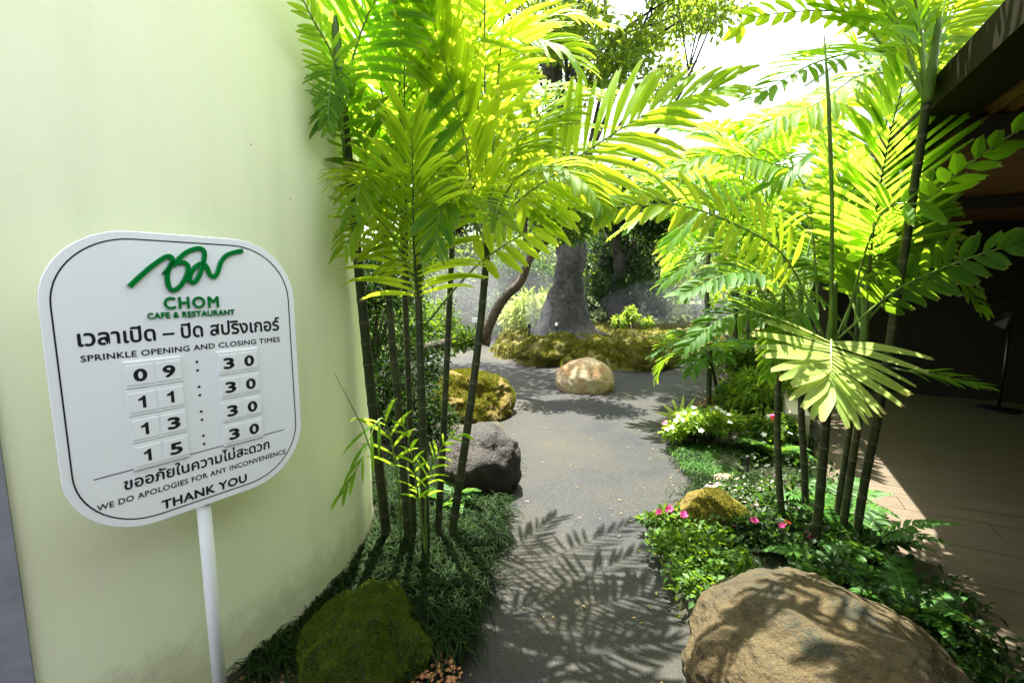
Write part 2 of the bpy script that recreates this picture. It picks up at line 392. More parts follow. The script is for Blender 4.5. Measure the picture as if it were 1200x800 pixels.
bedR = [(.55, .7), (.68, 1.45), (.80, 1.81), (.76, 2.08), (.86, 2.45), (1.17, 2.97), (1.43, 3.38), (1.47, 4.15), (2.07, 4.97), (2.75, 5.9), (3.15, 7.3), (3.3, 9.5)] + [(p.x, p.y) for p in fe]
bed('right_bed', bedR, .05, M['soil'], .05, .12, .03, 2)
island = [(-.55, 10.2), (-.15, 9.0), (.45, 8.3), (1.2, 7.95), (2.0, 7.75), (2.6, 8.1), (3.1, 8.7), (4.2, 9.6), (5.2, 10.6), (5.4, 12.4), (3.5, 13.2), (1.4, 13.1), (-.2, 12.0)]
tag(bed('mossy_island', island, .37, M['moss_mound'], .04, .6, .20, 5, None, 2.2), 'raised golden green mossy mound beyond the round pale boulder', 'mossy mound')
bed('far_bed', [(-9, 13.6), (-3, 13), (0, 13.6), (5, 14), (11, 12), (30, 14), (30, 60), (-30, 60), (-30, 14)], .5, M['moss_green'], .5, 1.5, .2, 9, nsc=.5)
bed('far_left_bank', [(-6, 8.6), (-2.4, 9.2), (-1.9, 11.0), (-1.4, 12.6), (-2.0, 13.4), (-7, 13.4)], .35, M['moss_green'], .12, .6, .1, 12, nsc=1.4)
bed('far_right_bed', [(3.2, 7.0), (3.6, 8.4), (5.0, 9.3), (6.8, 11), (9, 11.5), (12, 9), (6, 7.4), (4.6, 7.6)], .12, M['soil'], .1, .3, .05, 12, nsc=1.4)

# ------------------------------------------------------------------ building on the right
def lebox(b, L0, L1, E0, E1, z0, z1):
    pts = [LE(L0, E0), LE(L1, E0), LE(L1, E1), LE(L0, E1)]
    b.prism([(p.x, p.y) for p in pts], z0, z1)
RH, FZ = 2.24, .03
pav = empty('covered_terrace', LE(.8, 0), 'dark open pavilion with brown corrugated ceiling on the right', 'building')
b = MB(); lebox(b, .62, 8, -4, 7.8, -.02, FZ-.012)
floor = b.build('floor', M['grout'], smooth=False); floor['kind'] = 'structure'
pm = MB(); pm.box((0, 0, 0), (.599, .0985, .006))
# bevelled plank mesh shared by all tiles
pme = pm.mesh('plank', M['plank'], False)
rng = random.Random(3)
for r_ in range(59):
    E = -3.9+.1+r_*.2
    if E < -.6: continue
    off = (r_ % 3)*.4
    for k in range(7):
        L = .62+.6+k*1.202-off
        Lm, Lx = max(.62, L-.599), min(8, L+.599)
        if Lx-Lm < .05: continue
        if L > 7.4 or (E > 0 and E < 2 and L > 5.8): continue
        c = LE((Lm+Lx)/2, E, FZ-.006+rng.uniform(-.0006, .0006))
        o = bpy.data.objects.new('plank', pme); COL.objects.link(o); o.parent = floor
        o.location = c; o.scale = ((Lx-Lm)/1.198, 1, 1); o.rotation_euler = (0, 0, math.atan2(-EX, EY))
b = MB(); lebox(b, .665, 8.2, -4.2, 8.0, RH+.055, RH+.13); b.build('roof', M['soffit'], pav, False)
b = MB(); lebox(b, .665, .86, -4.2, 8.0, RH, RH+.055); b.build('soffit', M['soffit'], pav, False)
b = MB(); vs = []; fs = []; nW = 620
for i in range(nW+1):
    L = .86+i*(7.0/nW); z = RH+.04+.012*math.sin(L*2*math.pi/.07)
    vs += [LE(L, -4.1, z), LE(L, 7.9, z)]
fs = [(2*i, 2*i+1, 2*i+3, 2*i+2) for i in range(nW)]
b.add(vs, fs); cs = b.build('corrugated_ceiling', M['ceiling'], pav)
for E in (-2.5, .2, 2.95, 5.6):
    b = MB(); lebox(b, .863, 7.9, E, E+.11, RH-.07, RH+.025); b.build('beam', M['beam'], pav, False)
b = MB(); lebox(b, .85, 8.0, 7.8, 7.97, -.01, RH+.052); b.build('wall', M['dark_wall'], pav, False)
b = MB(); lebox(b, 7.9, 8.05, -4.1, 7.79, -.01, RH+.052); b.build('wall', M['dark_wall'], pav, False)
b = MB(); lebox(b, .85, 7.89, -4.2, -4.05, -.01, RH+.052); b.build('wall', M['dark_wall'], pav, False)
for E in (7.55,):
    b = MB(); lebox(b, .9, 1.05, E, E+.15, -.01, RH-.002); b.build('post', M['beam'], pav, False)
# low cream wall block beside the terrace edge
b = MB(); lebox(b, .42, .58, 4.7, 5.8, -.02, .34)
tag(b.build('low_wall', M['cream'], smooth=False), 'low cream rendered wall behind the stems of the right palm clump', 'wall')

# pedestal fan in the dark
fp = gnd(1170, 480, FZ)
fan = empty('pedestal_fan', fp, 'black pedestal fan standing in the dark back of the terrace', 'fan')
b = MB(); b.tube([fp, fp+Vector((0, 0, .015)), fp+Vector((0, 0, .03))], [.19, .185, .03], 28); b.build('base', M['dark_metal'], fan)
b = MB(); b.tube([fp+Vector((0, 0, .03)), fp+Vector((0, 0, 1.02))], .014, 12); b.build('pole', M['chrome'], fan)
hc = fp+Vector((0, 0, 1.12)); fd = (Vector((0, 0, 1.1))-hc); fd.z = 0; fd.normalize()
fx = Vector((-fd.y, fd.x, 0)); fz = Vector((0, 0, 1))
b = MB(); b.tube([hc-fd*.16, hc-fd*.13, hc-fd*.03], [.03, .06, .06], 16); b.build('motor_housing', M['dark_metal'], fan)
b = MB()
for k in range(5):
    r_ = .2*(k+1)/5
    for s_ in (-.03, .05):
        rr = r_ if s_ > 0 else r_
        pts = [hc+fd*(s_*math.sqrt(max(0, 1-(rr/.21)**2)) + .01)+(fx*math.cos(a)+fz*math.sin(a))*rr for a in [2*math.pi*i/28 for i in range(29)]]
        b.tube(pts, .0022, 4, False)
for k in range(20):
    a = 2*math.pi*k/20
    for s_ in (-.03, .05):
        b.tube([hc+fd*(s_*math.sqrt(max(0, 1-(rr/.21)**2))+.01)+(fx*math.cos(a)+fz*math.sin(a))*rr for rr in (.02, .08, .14, .19, .2)], .0016, 4, False)
b.build('cage', M['dark_metal'], fan)
for k in range(3):
    b = MB(); a = 2*math.pi*k/3
    vs = []
    for i in range(5):
        rr = .03+.15*i/4
        for s_ in (-1, 1):
            an = a+s_*.32; vs.append(hc+fd*(.012*s_)+(fx*math.cos(an)+fz*math.sin(an))*rr)
    b.add(vs, [(2*i, 2*i+1, 2*i+3, 2*i+2) for i in range(4)]); b.build('blade', M['dark_metal'], fan)

# ------------------------------------------------------------------ the sign
SD, SA = 1.55, R(35)
sd_ = Vector((math.sin(SA), math.cos(SA), 0)); sn_ = Vector((math.cos(SA), -math.sin(SA), 0)); so_ = -sn_*SD
def SP(s, z, n=0): return so_ + sd_*s + Vector((0, 0, z)) + sn_*n
def rrect(s0, s1, z0, z1, r, k=14):
    out = []
    for cx, cz, a in ((s1-r, z1-r, 0), (s0+r, z1-r, 90), (s0+r, z0+r, 180), (s1-r, z0+r, 270)):
        for i in range(k+1):
            t = R(a+90*i/k); out.append((cx+r*math.cos(t), cz+r*math.sin(t)))
    return out
def slab(b, poly, n0, n1, bev=.0015):
    m = len(poly); cx = sum(p[0] for p in poly)/m; cz = sum(p[1] for p in poly)/m
    def sc(p, k): 
        v = Vector((p[0]-cx, p[1]-cz)); l = v.length; return (cx+v.x*(l-k)/l, cz+v.y*(l-k)/l)
    rings = [[SP(*p, n0) for p in poly], [SP(*p, n1-bev) for p in poly], [SP(*sc(p, bev), n1) for p in poly]]
    vs = sum(rings, []); fs = [tuple(range(m-1, -1, -1)), tuple(range(2*m, 3*m))]
    for j in (0, 1):
        fs += [(j*m+i, j*m+(i+1) % m, (j+1)*m+(i+1) % m, (j+1)*m+i) for i in range(m)]
    b.add(vs, fs)
sign = empty('notice_sign', SP(.557, 0, -.03), 'white rounded sign on a pole with green logo and black opening times', 'sign')
b = MB(); slab(b, rrect(.243, .876, .818, 1.640, .19), -.009, 0); b.build('board', M['white_plastic'], sign, False)
b = MB(); po = rrect(.262, .857, .838, 1.621, .175); pi_ = rrect(.2655, .8535, .8415, 1.6175, .1715); m_ = len(po)
b.add([SP(*p, .0006) for p in po]+[SP(*p, .0006) for p in pi_], [(i, (i+1) % m_, m_+(i+1) % m_, m_+i) for i in range(m_)])
b.build('border_line', M['black_print'], sign, False)
def text_obj(name, body, s0, s1, z, cap, mt, bold=0., depth=0., n=.0006, thai=False, parent=None, ncopies=1, capref=.727):
    cu = bpy.data.curves.new('tmp', 'FONT'); cu.body = body; cu.space_character = 1.18 if body == 'CHOM' else 1.06 if not thai else 1; cu.size = 1; cu.resolution_u = 3
    pass
    if depth: cu.extrude = .5; cu.bevel_depth = 0
    to = bpy.data.objects.new('tmp', cu); COL.objects.link(to)
    dg = bpy.context.evaluated_depsgraph_get(); me0 = bpy.data.meshes.new_from_object(to.evaluated_get(dg))
    V = np.empty(len(me0.vertices)*3, np.float32); me0.vertices.foreach_get('co', V); V = V.reshape(-1, 3)
    polys = [tuple(p.vertices) for p in me0.polygons]
    bpy.data.objects.remove(to); bpy.data.curves.remove(cu); bpy.data.meshes.remove(me0)
    ky = cap/capref; x0, x1 = V[:, 0].min(), V[:, 0].max(); kx = (s1-s0)/(x1-x0)
    b = MB(); offs = [(0, 0)]
    if bold: offs = [(0, 0), (-bold, 0), (bold, 0), (0, bold), (0, -bold), (bold*.7, bold*.7), (-bold*.7, -bold*.7)]
    for j, (ox, oy) in enumerate(offs):
        vs = []
        for x, y, zz in V:
            nz_ = n + j*.00006 + ((depth if zz > 0 else 0) if depth else 0)
            vs.append(SP(s0+(x-x0)*kx+ox*kx, z+(y+oy)*ky, nz_))
        b.add(vs, polys)
    return b.build(name, mt, parent or sign, False)
text_obj('lettering', 'CHOM', .493, .633, 1.430, .034, M['green_acrylic'], .022, .004)
text_obj('lettering', 'CAFE & RESTAURANT', .452, .677, 1.4045, .0165, M['green_acrylic'], .022, .003)
text_obj('lettering', 'เวลาเปิด – ปิด สปริงเกอร์', .305, .817, 1.3435, .034, M['black_print'], .023, thai=True, capref=.60)
text_obj('lettering', 'SPRINKLE OPENING AND CLOSING TIMES', .306, .817, 1.3035, .0165, M['black_print'], .018)
text_obj('lettering', 'ขออภัยในความไม่สะดวก', .363, .757, .940, .026, M['black_print'], .022, thai=True, capref=.60)
text_obj('lettering', 'WE DO APOLOGIES FOR ANY INCONVENIENCE', .303, .812, .9045, .0165, M['black_print'], .016)
text_obj('lettering', 'THANK YOU', .443, .676, .8505, .0265, M['black_print'], .035)
b = MB(); b.add([SP(.303, .990, .0006), SP(.812, .990, .0006), SP(.812, .9925, .0006), SP(.303, .9925, .0006)], [(0, 1, 2, 3)]); b.build('rule_line', M['black_print'], sign, False)
rows = [('09', '30'), ('11', '30'), ('13', '30'), ('15', '30')]
for i, (hh, mm) in enumerate(rows):
    zt = 1.290-i*.0765
    for (s0, s1, txt) in ((.388, .521, hh), (.616, .739, mm)):
        b = MB(); slab(b, [(s1, zt), (s0, zt), (s0, zt-.073), (s1, zt-.073)], .0002, .005, .0012); tl = b.build('number_holder', M['white_paint'], sign, False)
        hw = (s1-s0)/2
        for k in range(2):
            a = s0+.004+k*hw; e = a+hw-.007
            b = MB(); slab(b, [(e, zt-.010), (a, zt-.010), (a, zt-.064), (e, zt-.064)], .0052, .0066, .0006)
            b.build('card', M['white_plastic'], tl, False)
            cc = (a+e)/2; w_ = .0135 if txt[k] != '1' else .0095
            if txt[k] == '1':
                b = MB(); zz = zt-.054; q = [(-.0015, 0), (.0065, 0), (.0065, .034), (.0005, .034), (-.0035, .0295), (-.0105, .0265), (-.0105, .0205), (-.0015, .0225)]
                b.add([SP(cc+x, zz+y, .0070) for x, y in q], [tuple(range(8))]); b.build('digit', M['black_print'], tl, False); continue
            text_obj('digit', txt[k], cc-w_, cc+w_, zt-.054, .034, M['black_print'], .035, n=.0070, parent=tl)
    for dz in (.022, .048):
        b = MB(); q = rrect(.5585, .5655, zt-dz-.0035, zt-dz+.0035, .001, 2); b.add([SP(*p, .0006) for p in q], [tuple(range(len(q)))])
        b.build('colon_dot', M['black_print'], sign, False)
def splane(px, py):
    r = ray(px, py); t = -SD/(r.x*sn_.x+r.y*sn_.y); p = r*t
    return p.x*sd_.x+p.y*sd_.y, CAMH+p.z
def smooth(pts, k=5):
    out = []; P = [Vector(p) for p in pts]
    for i in range(len(P)-1):
        p0 = P[max(0, i-1)]; p1 = P[i]; p2 = P[i+1]; p3 = P[min(len(P)-1, i+2)]
        for j in range(k):
            t = j/k; out.append(.5*((2*p1)+(p2-p0)*t+(2*p0-5*p1+4*p2-p3)*t*t+(3*p1-p0-3*p2+p3)*t**3))
    out.append(P[-1]); return out
logo = [[(165, 296), (230, 235), (305, 170), (380, 118), (415, 107), (434, 128), (424, 165), (382, 222), (398, 200)],
        [(436, 140), (408, 195), (402, 250), (415, 305), (445, 318), (488, 288), (524, 225), (532, 175), (508, 146), (470, 150)],
        [(440, 168), (480, 118), (530, 78), (590, 58), (625, 68), (634, 108), (612, 200), (588, 252), (562, 272), (543, 258), (548, 215), (585, 168), (622, 152), (650, 178), (668, 222), (694, 236), (716, 208), (736, 148), (770, 103), (820, 82), (874, 72)]]
for st in logo:
    b = MB(); P = [SP(*splane(120+x/5.333, 280+y/5.333), .004) for x, y in st]
    pts = smooth(P, 5)
    vs = []
    for i, p in enumerate(pts):
        t = (pts[min(i+1, len(pts)-1)]-pts[max(i-1, 0)]).normalized(); sdv = t.cross(sn_).normalized()
        for (a, c) in ((-1, -.004), (-1, .0022), (-.8, .003), (.8, .003), (1, .0022), (1, -.004)):
            vs.append(p+sdv*a*.0062+sn_*c)
    k = 6; mm_ = len(pts)
    fs = [(i*k+j, i*k+(j+1) % k, (i+1)*k+(j+1) % k, (i+1)*k+j) for i in range(mm_-1) for j in range(k)]
    fs += [tuple(range(k)), tuple((mm_-1)*k+j for j in range(k-1, -1, -1))]
    b.add(vs, fs); b.build('logo_stroke', M['green_acrylic'], sign, False)
b = MB(); b.tube([SP(.557, -.02, -.030), SP(.557, .5, -.030), SP(.557, 1.35, -.030)], .0195, 24); b.build('pole', M['white_paint'], sign)
b = MB(); b.box(SP(.557, 1.25, -.013), (.05, .0035, .02), Matrix.Rotation(math.pi/2-SA, 3, 'Z')); b.build('bracket', M['white_paint'], sign, False)

# ------------------------------------------------------------------ rocks
def rock(name, c, r, label, m, seed, amp=.18, fl=.35, sub=5, cat='boulder', yaw=0, facet=0., sc=1.3):
    import bmesh
    bm = bmesh.new(); bmesh.ops.create_icosphere(bm, subdivisions=sub, radius=1)
    off = Vector((seed*7.3, seed*3.1, seed*1.7)); Rz = Matrix.Rotation(R(yaw), 3, 'Z')
    for v in bm.verts:
        p = v.co.copy()
        if facet:
            q = Vector([math.copysign(abs(x)**(1-facet*.5), x) for x in p]); p = q.normalized()*(1+.35*facet*(max(abs(q.x), abs(q.y), abs(q.z))-1))
        d = noise.fractal(p*sc+off, .85, 2, 8)*amp + noise.noise(p*6+off)*amp*.12
        if facet:
            cell = noise.voronoi((p*1.6+off))[0]; d -= min(.3, cell[0])*facet*.5
        p = p*(1+d)
        if p.z < -fl: p.z = -fl+(p.z+fl)*.3
        p = Vector((p.x*r[0], p.y*r[1], (p.z+fl)*r[2]/(1+fl)))
        v.co = Rz @ p + Vector(c)
    me = bpy.data.meshes.new(name); bm.to_mesh(me); bm.free(); me.materials.append(m)
    me.polygons.foreach_set('use_smooth', [True]*len(me.polygons))
    o = link(name, me); return tag(o, label, cat)
rock('boulder', (1.13, 1.50, -.06), (.47, .46, .43), 'large tan granite boulder in the bottom right corner with frond shadows', M['rock_tan'], 2.3, .115, .35, 7, yaw=-20, facet=.06)
rock('mossy_rock', (1.20, 2.60, -.03), (.27, .19, .31), 'small golden mossy rock beside the pink flowers at the path edge', M['rock_gold'], 4.1, .15, .45, 5, 'rock', 12, .5)
rock('mossy_rock', (-.57, 1.60, -.03), (.235, .33, .28), 'green moss covered rock at the foot of the round wall', M['rock_moss'], 5.7, .26, .4, 6, 'rock', 10, .25)
rock('boulder', (-.24, 3.22, -.03), (.33, .30, .56), 'dark brown wet boulder behind the left palm stems', M['rock_dark'], 8.2, .14, .45, 5, 'boulder', 15, .5)
rock('mossy_rock', (-.50, 5.25, -.03), (.50, .62, .54), 'broad rock with green and golden moss beyond the dark boulder', M['rock_gold'], 3.3, .20, .4, 6, 'rock', 0, .3)
rock('boulder', (1.06, 6.52, -.05), (.43, .40, .48), 'round pale orange boulder standing alone in the path', M['rock_orange'], 6.6, .055, .35, 6)
rock('island_rock', (2.35, 8.3, -.02), (.62, .5, .50), 'lumpy golden moss rock on the right front edge of the mound', M['moss_mound'], 1.3, .3, .3, 5, 'rock')
rock('island_rock', (.75, 8.75, -.02), (.7, .55, .52), 'brownish mossy rock on the left front edge of the mound', M['moss_mound'], 9.3, .28, .3, 5, 'rock')
rock('island_rock', (1.55, 8.45, -.02), (.6, .5, .50), 'mossy rock in the front middle of the mound behind the round boulder', M['moss_mound'], 11.3, .28, .3, 5, 'rock')
rock('island_rock', (3.3, 9.2, -.02), (.8, .6, .5), 'green mossy rock on the shaded right side of the mound', M['moss_green'], 12.3, .28, .3, 5, 'rock')

def fuzz(o, n, L, W, m, seed, minz=.1, parent=None, name='moss_tufts', thr=-.22):
    """short moss shoots standing on the upward faces of a rock or bank"""
    me = o.data; rs_ = np.random.RandomState(seed); me.calc_loop_triangles()
    k = len(me.loop_triangles); T = np.empty(k*3, np.int32); me.loop_triangles.foreach_get('vertices', T); T = T.reshape(-1, 3)
    V = np.empty(len(me.vertices)*3, np.float32); me.vertices.foreach_get('co', V); V = V.reshape(-1, 3)
    a, b_, c = V[T[:, 0]], V[T[:, 1]], V[T[:, 2]]; nv = np.cross(b_-a, c-a); ar = np.linalg.norm(nv, axis=1)+1e-12; nv /= ar[:, None]
    pr = ar*(nv[:, 2] > minz)*(a[:, 2] > .0); pk = rs_.choice(k, n, p=pr/pr.sum()); u = rs_.rand(n, 1); v = rs_.rand(n, 1); f = u+v > 1; u = np.where(f, 1-u, u); v = np.where(f, 1-v, v)
    P = a[pk]+(b_-a)[pk]*u+(c-a)[pk]*v
    msk = np.array([noise.noise(Vector(p)*4) for p in P[:, :].tolist()]) > thr; P = P[msk]; nn = nv[pk][msk]; n = len(P)
    d = nn+rs_.normal(size=(n, 3))*.55; d /= np.linalg.norm(d, axis=1)[:, None]; s_ = np.cross(d, rs_.normal(size=(n, 3))); s_ /= np.linalg.norm(s_, axis=1)[:, None]
    l = (L*(.5+rs_.rand(n)))[:, None]; VV = np.stack([P-s_*W, P+s_*W, P+d*l], 1).reshape(-1, 3); i = np.arange(n)*3
    t = link(name, npmesh(name, VV, np.stack([i, i+1, i+2], 1), m), o); t['kind'] = 'stuff'; return t
M['moss_a'] = leafmat('moss_shoot_green', (.025, .045, .003), (.10, .14, .010), (.14, .19, .012), .25, .8, .1)
M['moss_b'] = leafmat('moss_shoot_gold', (.04, .06, .005), (.16, .15, .014), (.22, .24, .01), .25, .8, .1)
for o_ in [x for x in bpy.data.objects]:
    if o_.name == 'mossy_rock': fuzz(o_, 16000, .010, .0022, M['moss_b'], 1)
    elif o_.name == 'mossy_rock.001': fuzz(o_, 60000, .011, .0016, M['moss_a'], 2, -.3, thr=-9)
    elif o_.name == 'mossy_rock.002': fuzz(o_, 30000, .02, .004, M['moss_b'], 3)
    elif o_.name == 'mossy_island': fuzz(o_, 60000, .035, .010, M['moss_b'], 4)
    elif o_.name.startswith('island_rock'): fuzz(o_, 9000, .03, .009, M['moss_a' if o_.name.endswith('003') else 'moss_b'], 5)

# ------------------------------------------------------------------ leaf clouds
def leaf_arrays(rs, cen, n, size, flat=.35, aspect=.42, droop=.3, surf=.55):
    """cen: (k,6) centre + radii; n leaves over all"""
    cen = np.asarray(cen, float); vol = (cen[:, 3]*cen[:, 4]*cen[:, 5])**(2/3.); pick = rs.choice(len(cen), n, p=vol/vol.sum())
    d = rs.normal(size=(n, 3)); d /= np.linalg.norm(d, axis=1)[:, None]
    rad = surf+(1-surf)*rs.rand(n)**.7; rad *= 1+.18*rs.normal(size=n)*.6
    P = cen[pick, :3] + d*cen[pick, 3:]*rad[:, None]
    dirv = d*.8+rs.normal(size=(n, 3))*.8; dirv[:, 2] -= droop; dirv /= np.linalg.norm(dirv, axis=1)[:, None]
    up = rs.normal(size=(n, 3))*flat*1.6+np.array([0, 0, 1.]); sdv = np.cross(dirv, up); sdv /= np.linalg.norm(sdv, axis=1)[:, None]+1e-9
    nv = np.cross(sdv, dirv)
    L = size*(.6+.8*rs.rand(n)); W = L*aspect
    a = P; tip = P+dirv*L[:, None]-nv*(L*.15)[:, None]
    m1 = P+dirv*(L*.45)[:, None]+nv*(L*.02)[:, None]
    l = m1+sdv*(W*.5)[:, None]+nv*(W*.16)[:, None]; r = m1-sdv*(W*.5)[:, None]+nv*(W*.16)[:, None]
    V = np.stack([a, l, tip, r], 1).reshape(-1, 3)
    i = np.arange(n)*4
    F = np.stack([np.stack([i, i+2, i+1], 1), np.stack([i, i+3, i+2], 1)], 1).reshape(-1, 3)
    return V, F
def cloud(name, cen, n, size, m, parent=None, seed=0, zmin=None, **k):
    V, F = leaf_arrays(np.random.RandomState(seed), cen, n, size, **k)
    if zmin is not None: V[:, 2] = np.maximum(V[:, 2], zmin+.0*V[:, 2])
    return link(name, npmesh(name, V, F, m), parent)
def lumps(rs, c, r, k, lr):
    out = []
    for i in range(k):
        d = rs.normal(size=3); d /= np.linalg.norm(d); d[2] = abs(d[2])*1.3-.45; f = .55+.45*rs.rand()
        s = lr*(.6+.8*rs.rand())
        out.append([c[0]+d[0]*r[0]*f, c[1]+d[1]*r[1]*f, c[2]+d[2]*r[2]*f, s, s, s*.75])
    return out
def shrub(name, base, rx, ry, h, n, size, m, label, cat='shrub', group=None, seed=0, k=12, **kw):
    rs = np.random.RandomState(seed)
    e = empty(name, base, label, cat, group)
    c = (base[0], base[1], base[2]+h*.5)
    L = lumps(rs, c, (rx, ry, h*.55), k, min(rx, h*.5)*.5)
    b = MB()
    for i in range(min(7, k)):
        t = L[i]; mid = Vector((base[0]*.6+t[0]*.4, base[1]*.6+t[1]*.4, base[2]+(t[2]-base[2])*.55))
        b.tube([Vector(base), mid, Vector(t[:3])], [.022*h, .013*h, .005*h], 5, False)
    b.build('stem', M['bark_dark'], e)
    cloud('foliage', L, n, size, m, e, seed+1, **kw)
    return e

def tree(name, base, pts, rad, label, m, lm, crown, n, size, seed=0, group=None, nb=8, cat='tree', root=0., **kw):
    rs = np.random.RandomState(seed); rnd = random.Random(seed)
    e = empty(name, base, label, cat, group)
    P = smooth(pts, 12); k = len(P); b = MB()
    if not hasattr(rad, '__len__'): rad = [rad, rad*.45]
    rr = [np.interp(i/(k-1), np.linspace(0, 1, len(rad)), rad) for i in range(k)]
    nn_ = 36; b.tube(P, rr, nn_)
    if root:
        for i, v in enumerate(b.v):
            q = Vector(v); j = min(k-1, i//nn_); a = (i % nn_)/nn_*2*math.pi
            f = 1+root*math.exp(-j*.35)*(.5+.5*math.sin(a*5+seed))+.05*math.sin(a*7+j*.3)+.34*noise.fractal(q*1.6+Vector((seed, 0, 0)), 1, 2, 4)
            b.v[i] = tuple(P[j]+(q-P[j])*f)
    b.build('trunk', m, e)
    b = MB()
    for t in crown[:nb*2]:
        j = rnd.randint(int(k*.45), k-1); s0 = P[j]; t = Vector(t[:3]); md = (s0+t)/2+Vector((rnd.uniform(-.2, .2), rnd.uniform(-.2, .2), rnd.uniform(0, .3)))*(t-s0).length*.5
        r0 = rr[j]*.22; b.tube(smooth([s0, md, t], 4), [r0*(1-.85*i/8) for i in range(9)], 6, False)
        for q in range(3):
            s1 = md.lerp(t, .5); t2 = t+Vector((rnd.gauss(0, 1), rnd.gauss(0, 1), rnd.gauss(0, .7)))*.12*(t-s0).length; b.tube(smooth([s1, (s1+t2)/2+Vector((rnd.gauss(0, .1), rnd.gauss(0, .1), rnd.gauss(0, .1))), t2], 3), [r0*.3*(1-.12*q_) for q_ in range(7)], 4, False)
    b.build('branch', m, e)
    cloud('crown', crown, n, size, lm, e, seed+1, **kw)
    return e

# ------------------------------------------------------------------ palm fronds
UP = Vector((0, 0, 1))
def leaflet(b, base, T, Sd, Nn, L, W, droop, jag, rnd, point=False, fold=.18, seg=5, curl=.0, wall=False):
    """one strap leaflet starting at base, growing along T, width along Sd, blade normal Nn"""
    vs = []; uv = []; p = base.copy(); d = T.copy(); st = L/seg
    for i in range(seg+1):
        s = i/seg
        if point: wd = W*(.22+.9*math.sin(math.pi*min(1, s*.9+.08))**.8)*(1 if s < .99 else .04)
        else: wd = W*min(1, .28+1.9*s)*(1-.62*max(0, s-.5)/.5)
        wv = Nn.cross(d)
        if wv.length < 1e-4: wv = Sd.copy()
        wv.normalize(); nv = d.cross(wv).normalized()
        jl = jr = jm = 0
        if i == seg and not point: jl, jr, jm = (rnd.uniform(-jag, jag*.4)*L for _ in range(3))
        vs += [p-wv*wd*.5+nv*wd*fold+d*jl, p+d*jm, p+wv*wd*.5+nv*wd*fold+d*jr]
        uv += [(0, s), (.5, s), (1, s)]
        d = (d+Vector((0, 0, -1))*droop*(s+.15)*1.2/seg*2+nv*curl/seg).normalized(); p = p+d*st
    if wall: vs = [clear_wall(v) for v in vs]
    fs = []
    for i in range(seg):
        a = i*3; fs += [(a, a+1, a+4, a+3), (a+1, a+2, a+5, a+4)]
    b.add(vs, fs, uv)
def frond(parent, P, nl, L, W, m, face=(0, -.5, 1), hero=False, start=.2, a0=68, a1=28, droop=.35, jag=.09, point=False,
          seed=0, rad=.007, rm='rachis', lift=.12, wall=False, lp=None, single=0, fold=.18, name='frond'):
    rnd = random.Random(seed); pts = smooth(P, 7); m_ = len(pts)
    if wall: pts = [clear_wall(p, .02) for p in pts]
    acc = [0]
    for i in range(1, m_): acc.append(acc[-1]+(pts[i]-pts[i-1]).length)
    tot = acc[-1]
    def pos(t):
        s = t*tot
        for i in range(1, m_):
            if acc[i] >= s:
                f = (s-acc[i-1])/max(1e-6, acc[i]-acc[i-1]); return pts[i-1].lerp(pts[i], f), (pts[i]-pts[i-1]).normalized()
        return pts[-1], (pts[-1]-pts[-2]).normalized()
    b = MB(); b.tube(pts, [rad*(1-.75*acc[i]/tot) for i in range(m_)], 6)
    fo = None
    if hero: fo = b.build(name, M[rm], parent)
    lb = MB() if not hero else None
    hint = Vector(face)
    for i in range(nl):
        for sg in ((-1, 1) if not single else (single,)):
            t = start+(1-start)*(i+.5+rnd.uniform(-.2, .2)+(.25 if sg > 0 else 0))/nl; t = min(t, .999)
            p, T = pos(t); u = (t-start)/(1-start)
            Sd = T.cross(hint).normalized(); Nn = Sd.cross(T).normalized()
            ang = R(a0+(a1-a0)*u+rnd.uniform(-6, 6))
            prof = lp(u) if lp else (.55+.45*math.sin(math.pi*min(1, u*1.15+.12)))*(1 if u < .8 else 1-.9*(u-.8))
            d = (T*math.cos(ang)+Sd*sg*math.sin(ang)+Nn*(lift+rnd.uniform(-.08, .08))).normalized()
            l_ = L*prof*rnd.uniform(.92, 1.06); dr = droop*rnd.uniform(.7, 1.3)
            tgt = lb if lb is not None else MB()
            # each blade twists a little about its own axis
            Nt = (Matrix.Rotation(rnd.uniform(-.3, .3)+sg*.12, 3, d) @ Nn)
            leaflet(tgt, p, d, Sd, Nt, l_, W*rnd.uniform(.8, 1.15), dr, jag, rnd, point, wall=wall, fold=fold)
            if hero: tgt.build('leaflet', m, fo)
    if not hero:
        # rachis and leaflets of a frond further back are one part
        nb_ = len(lb.v); me = MB(); me.add(lb.v, lb.f, lb.uv); me.add(b.v, b.f, b.uv)
        fo = me.build(name, m, parent)
        fo.data.materials.append(M[rm])
        idx = [0]*len(lb.f)+[1]*len(b.f); fo.data.polygons.foreach_set('material_index', idx)
    return fo
def palm_stem(parent, P, r0, r1, seed=0, shaft=None):
    P = [Vector(p) for p in P]; pts = smooth(P, 30); k = len(pts); L = 0; rr = []
    # resample at even steps so that the node rings can swell
    acc = [0]
    for i in range(1, k): acc.append(acc[-1]+(pts[i]-pts[i-1]).length)
    tot = acc[-1]; st = .0055*2; n_ = int(tot/st); out = []; j = 1
    for i in range(n_+1):
        s = tot*i/n_
        while j < k-1 and acc[j] < s: j += 1
        f = (s-acc[j-1])/max(1e-6, acc[j]-acc[j-1]); out.append(pts[j-1].lerp(pts[j], f))
        ph = s % .11; sw = .10 if min(ph, .11-ph) < .006 else (.04 if min(ph, .11-ph) < .014 else 0)
        rr.append((r0+(r1-r0)*s/tot)*(1+sw)*(1.25 if s < .05 else 1))
    b = MB(); b.tube(out, rr, 10); return b.build('stem', M['stem'], parent)
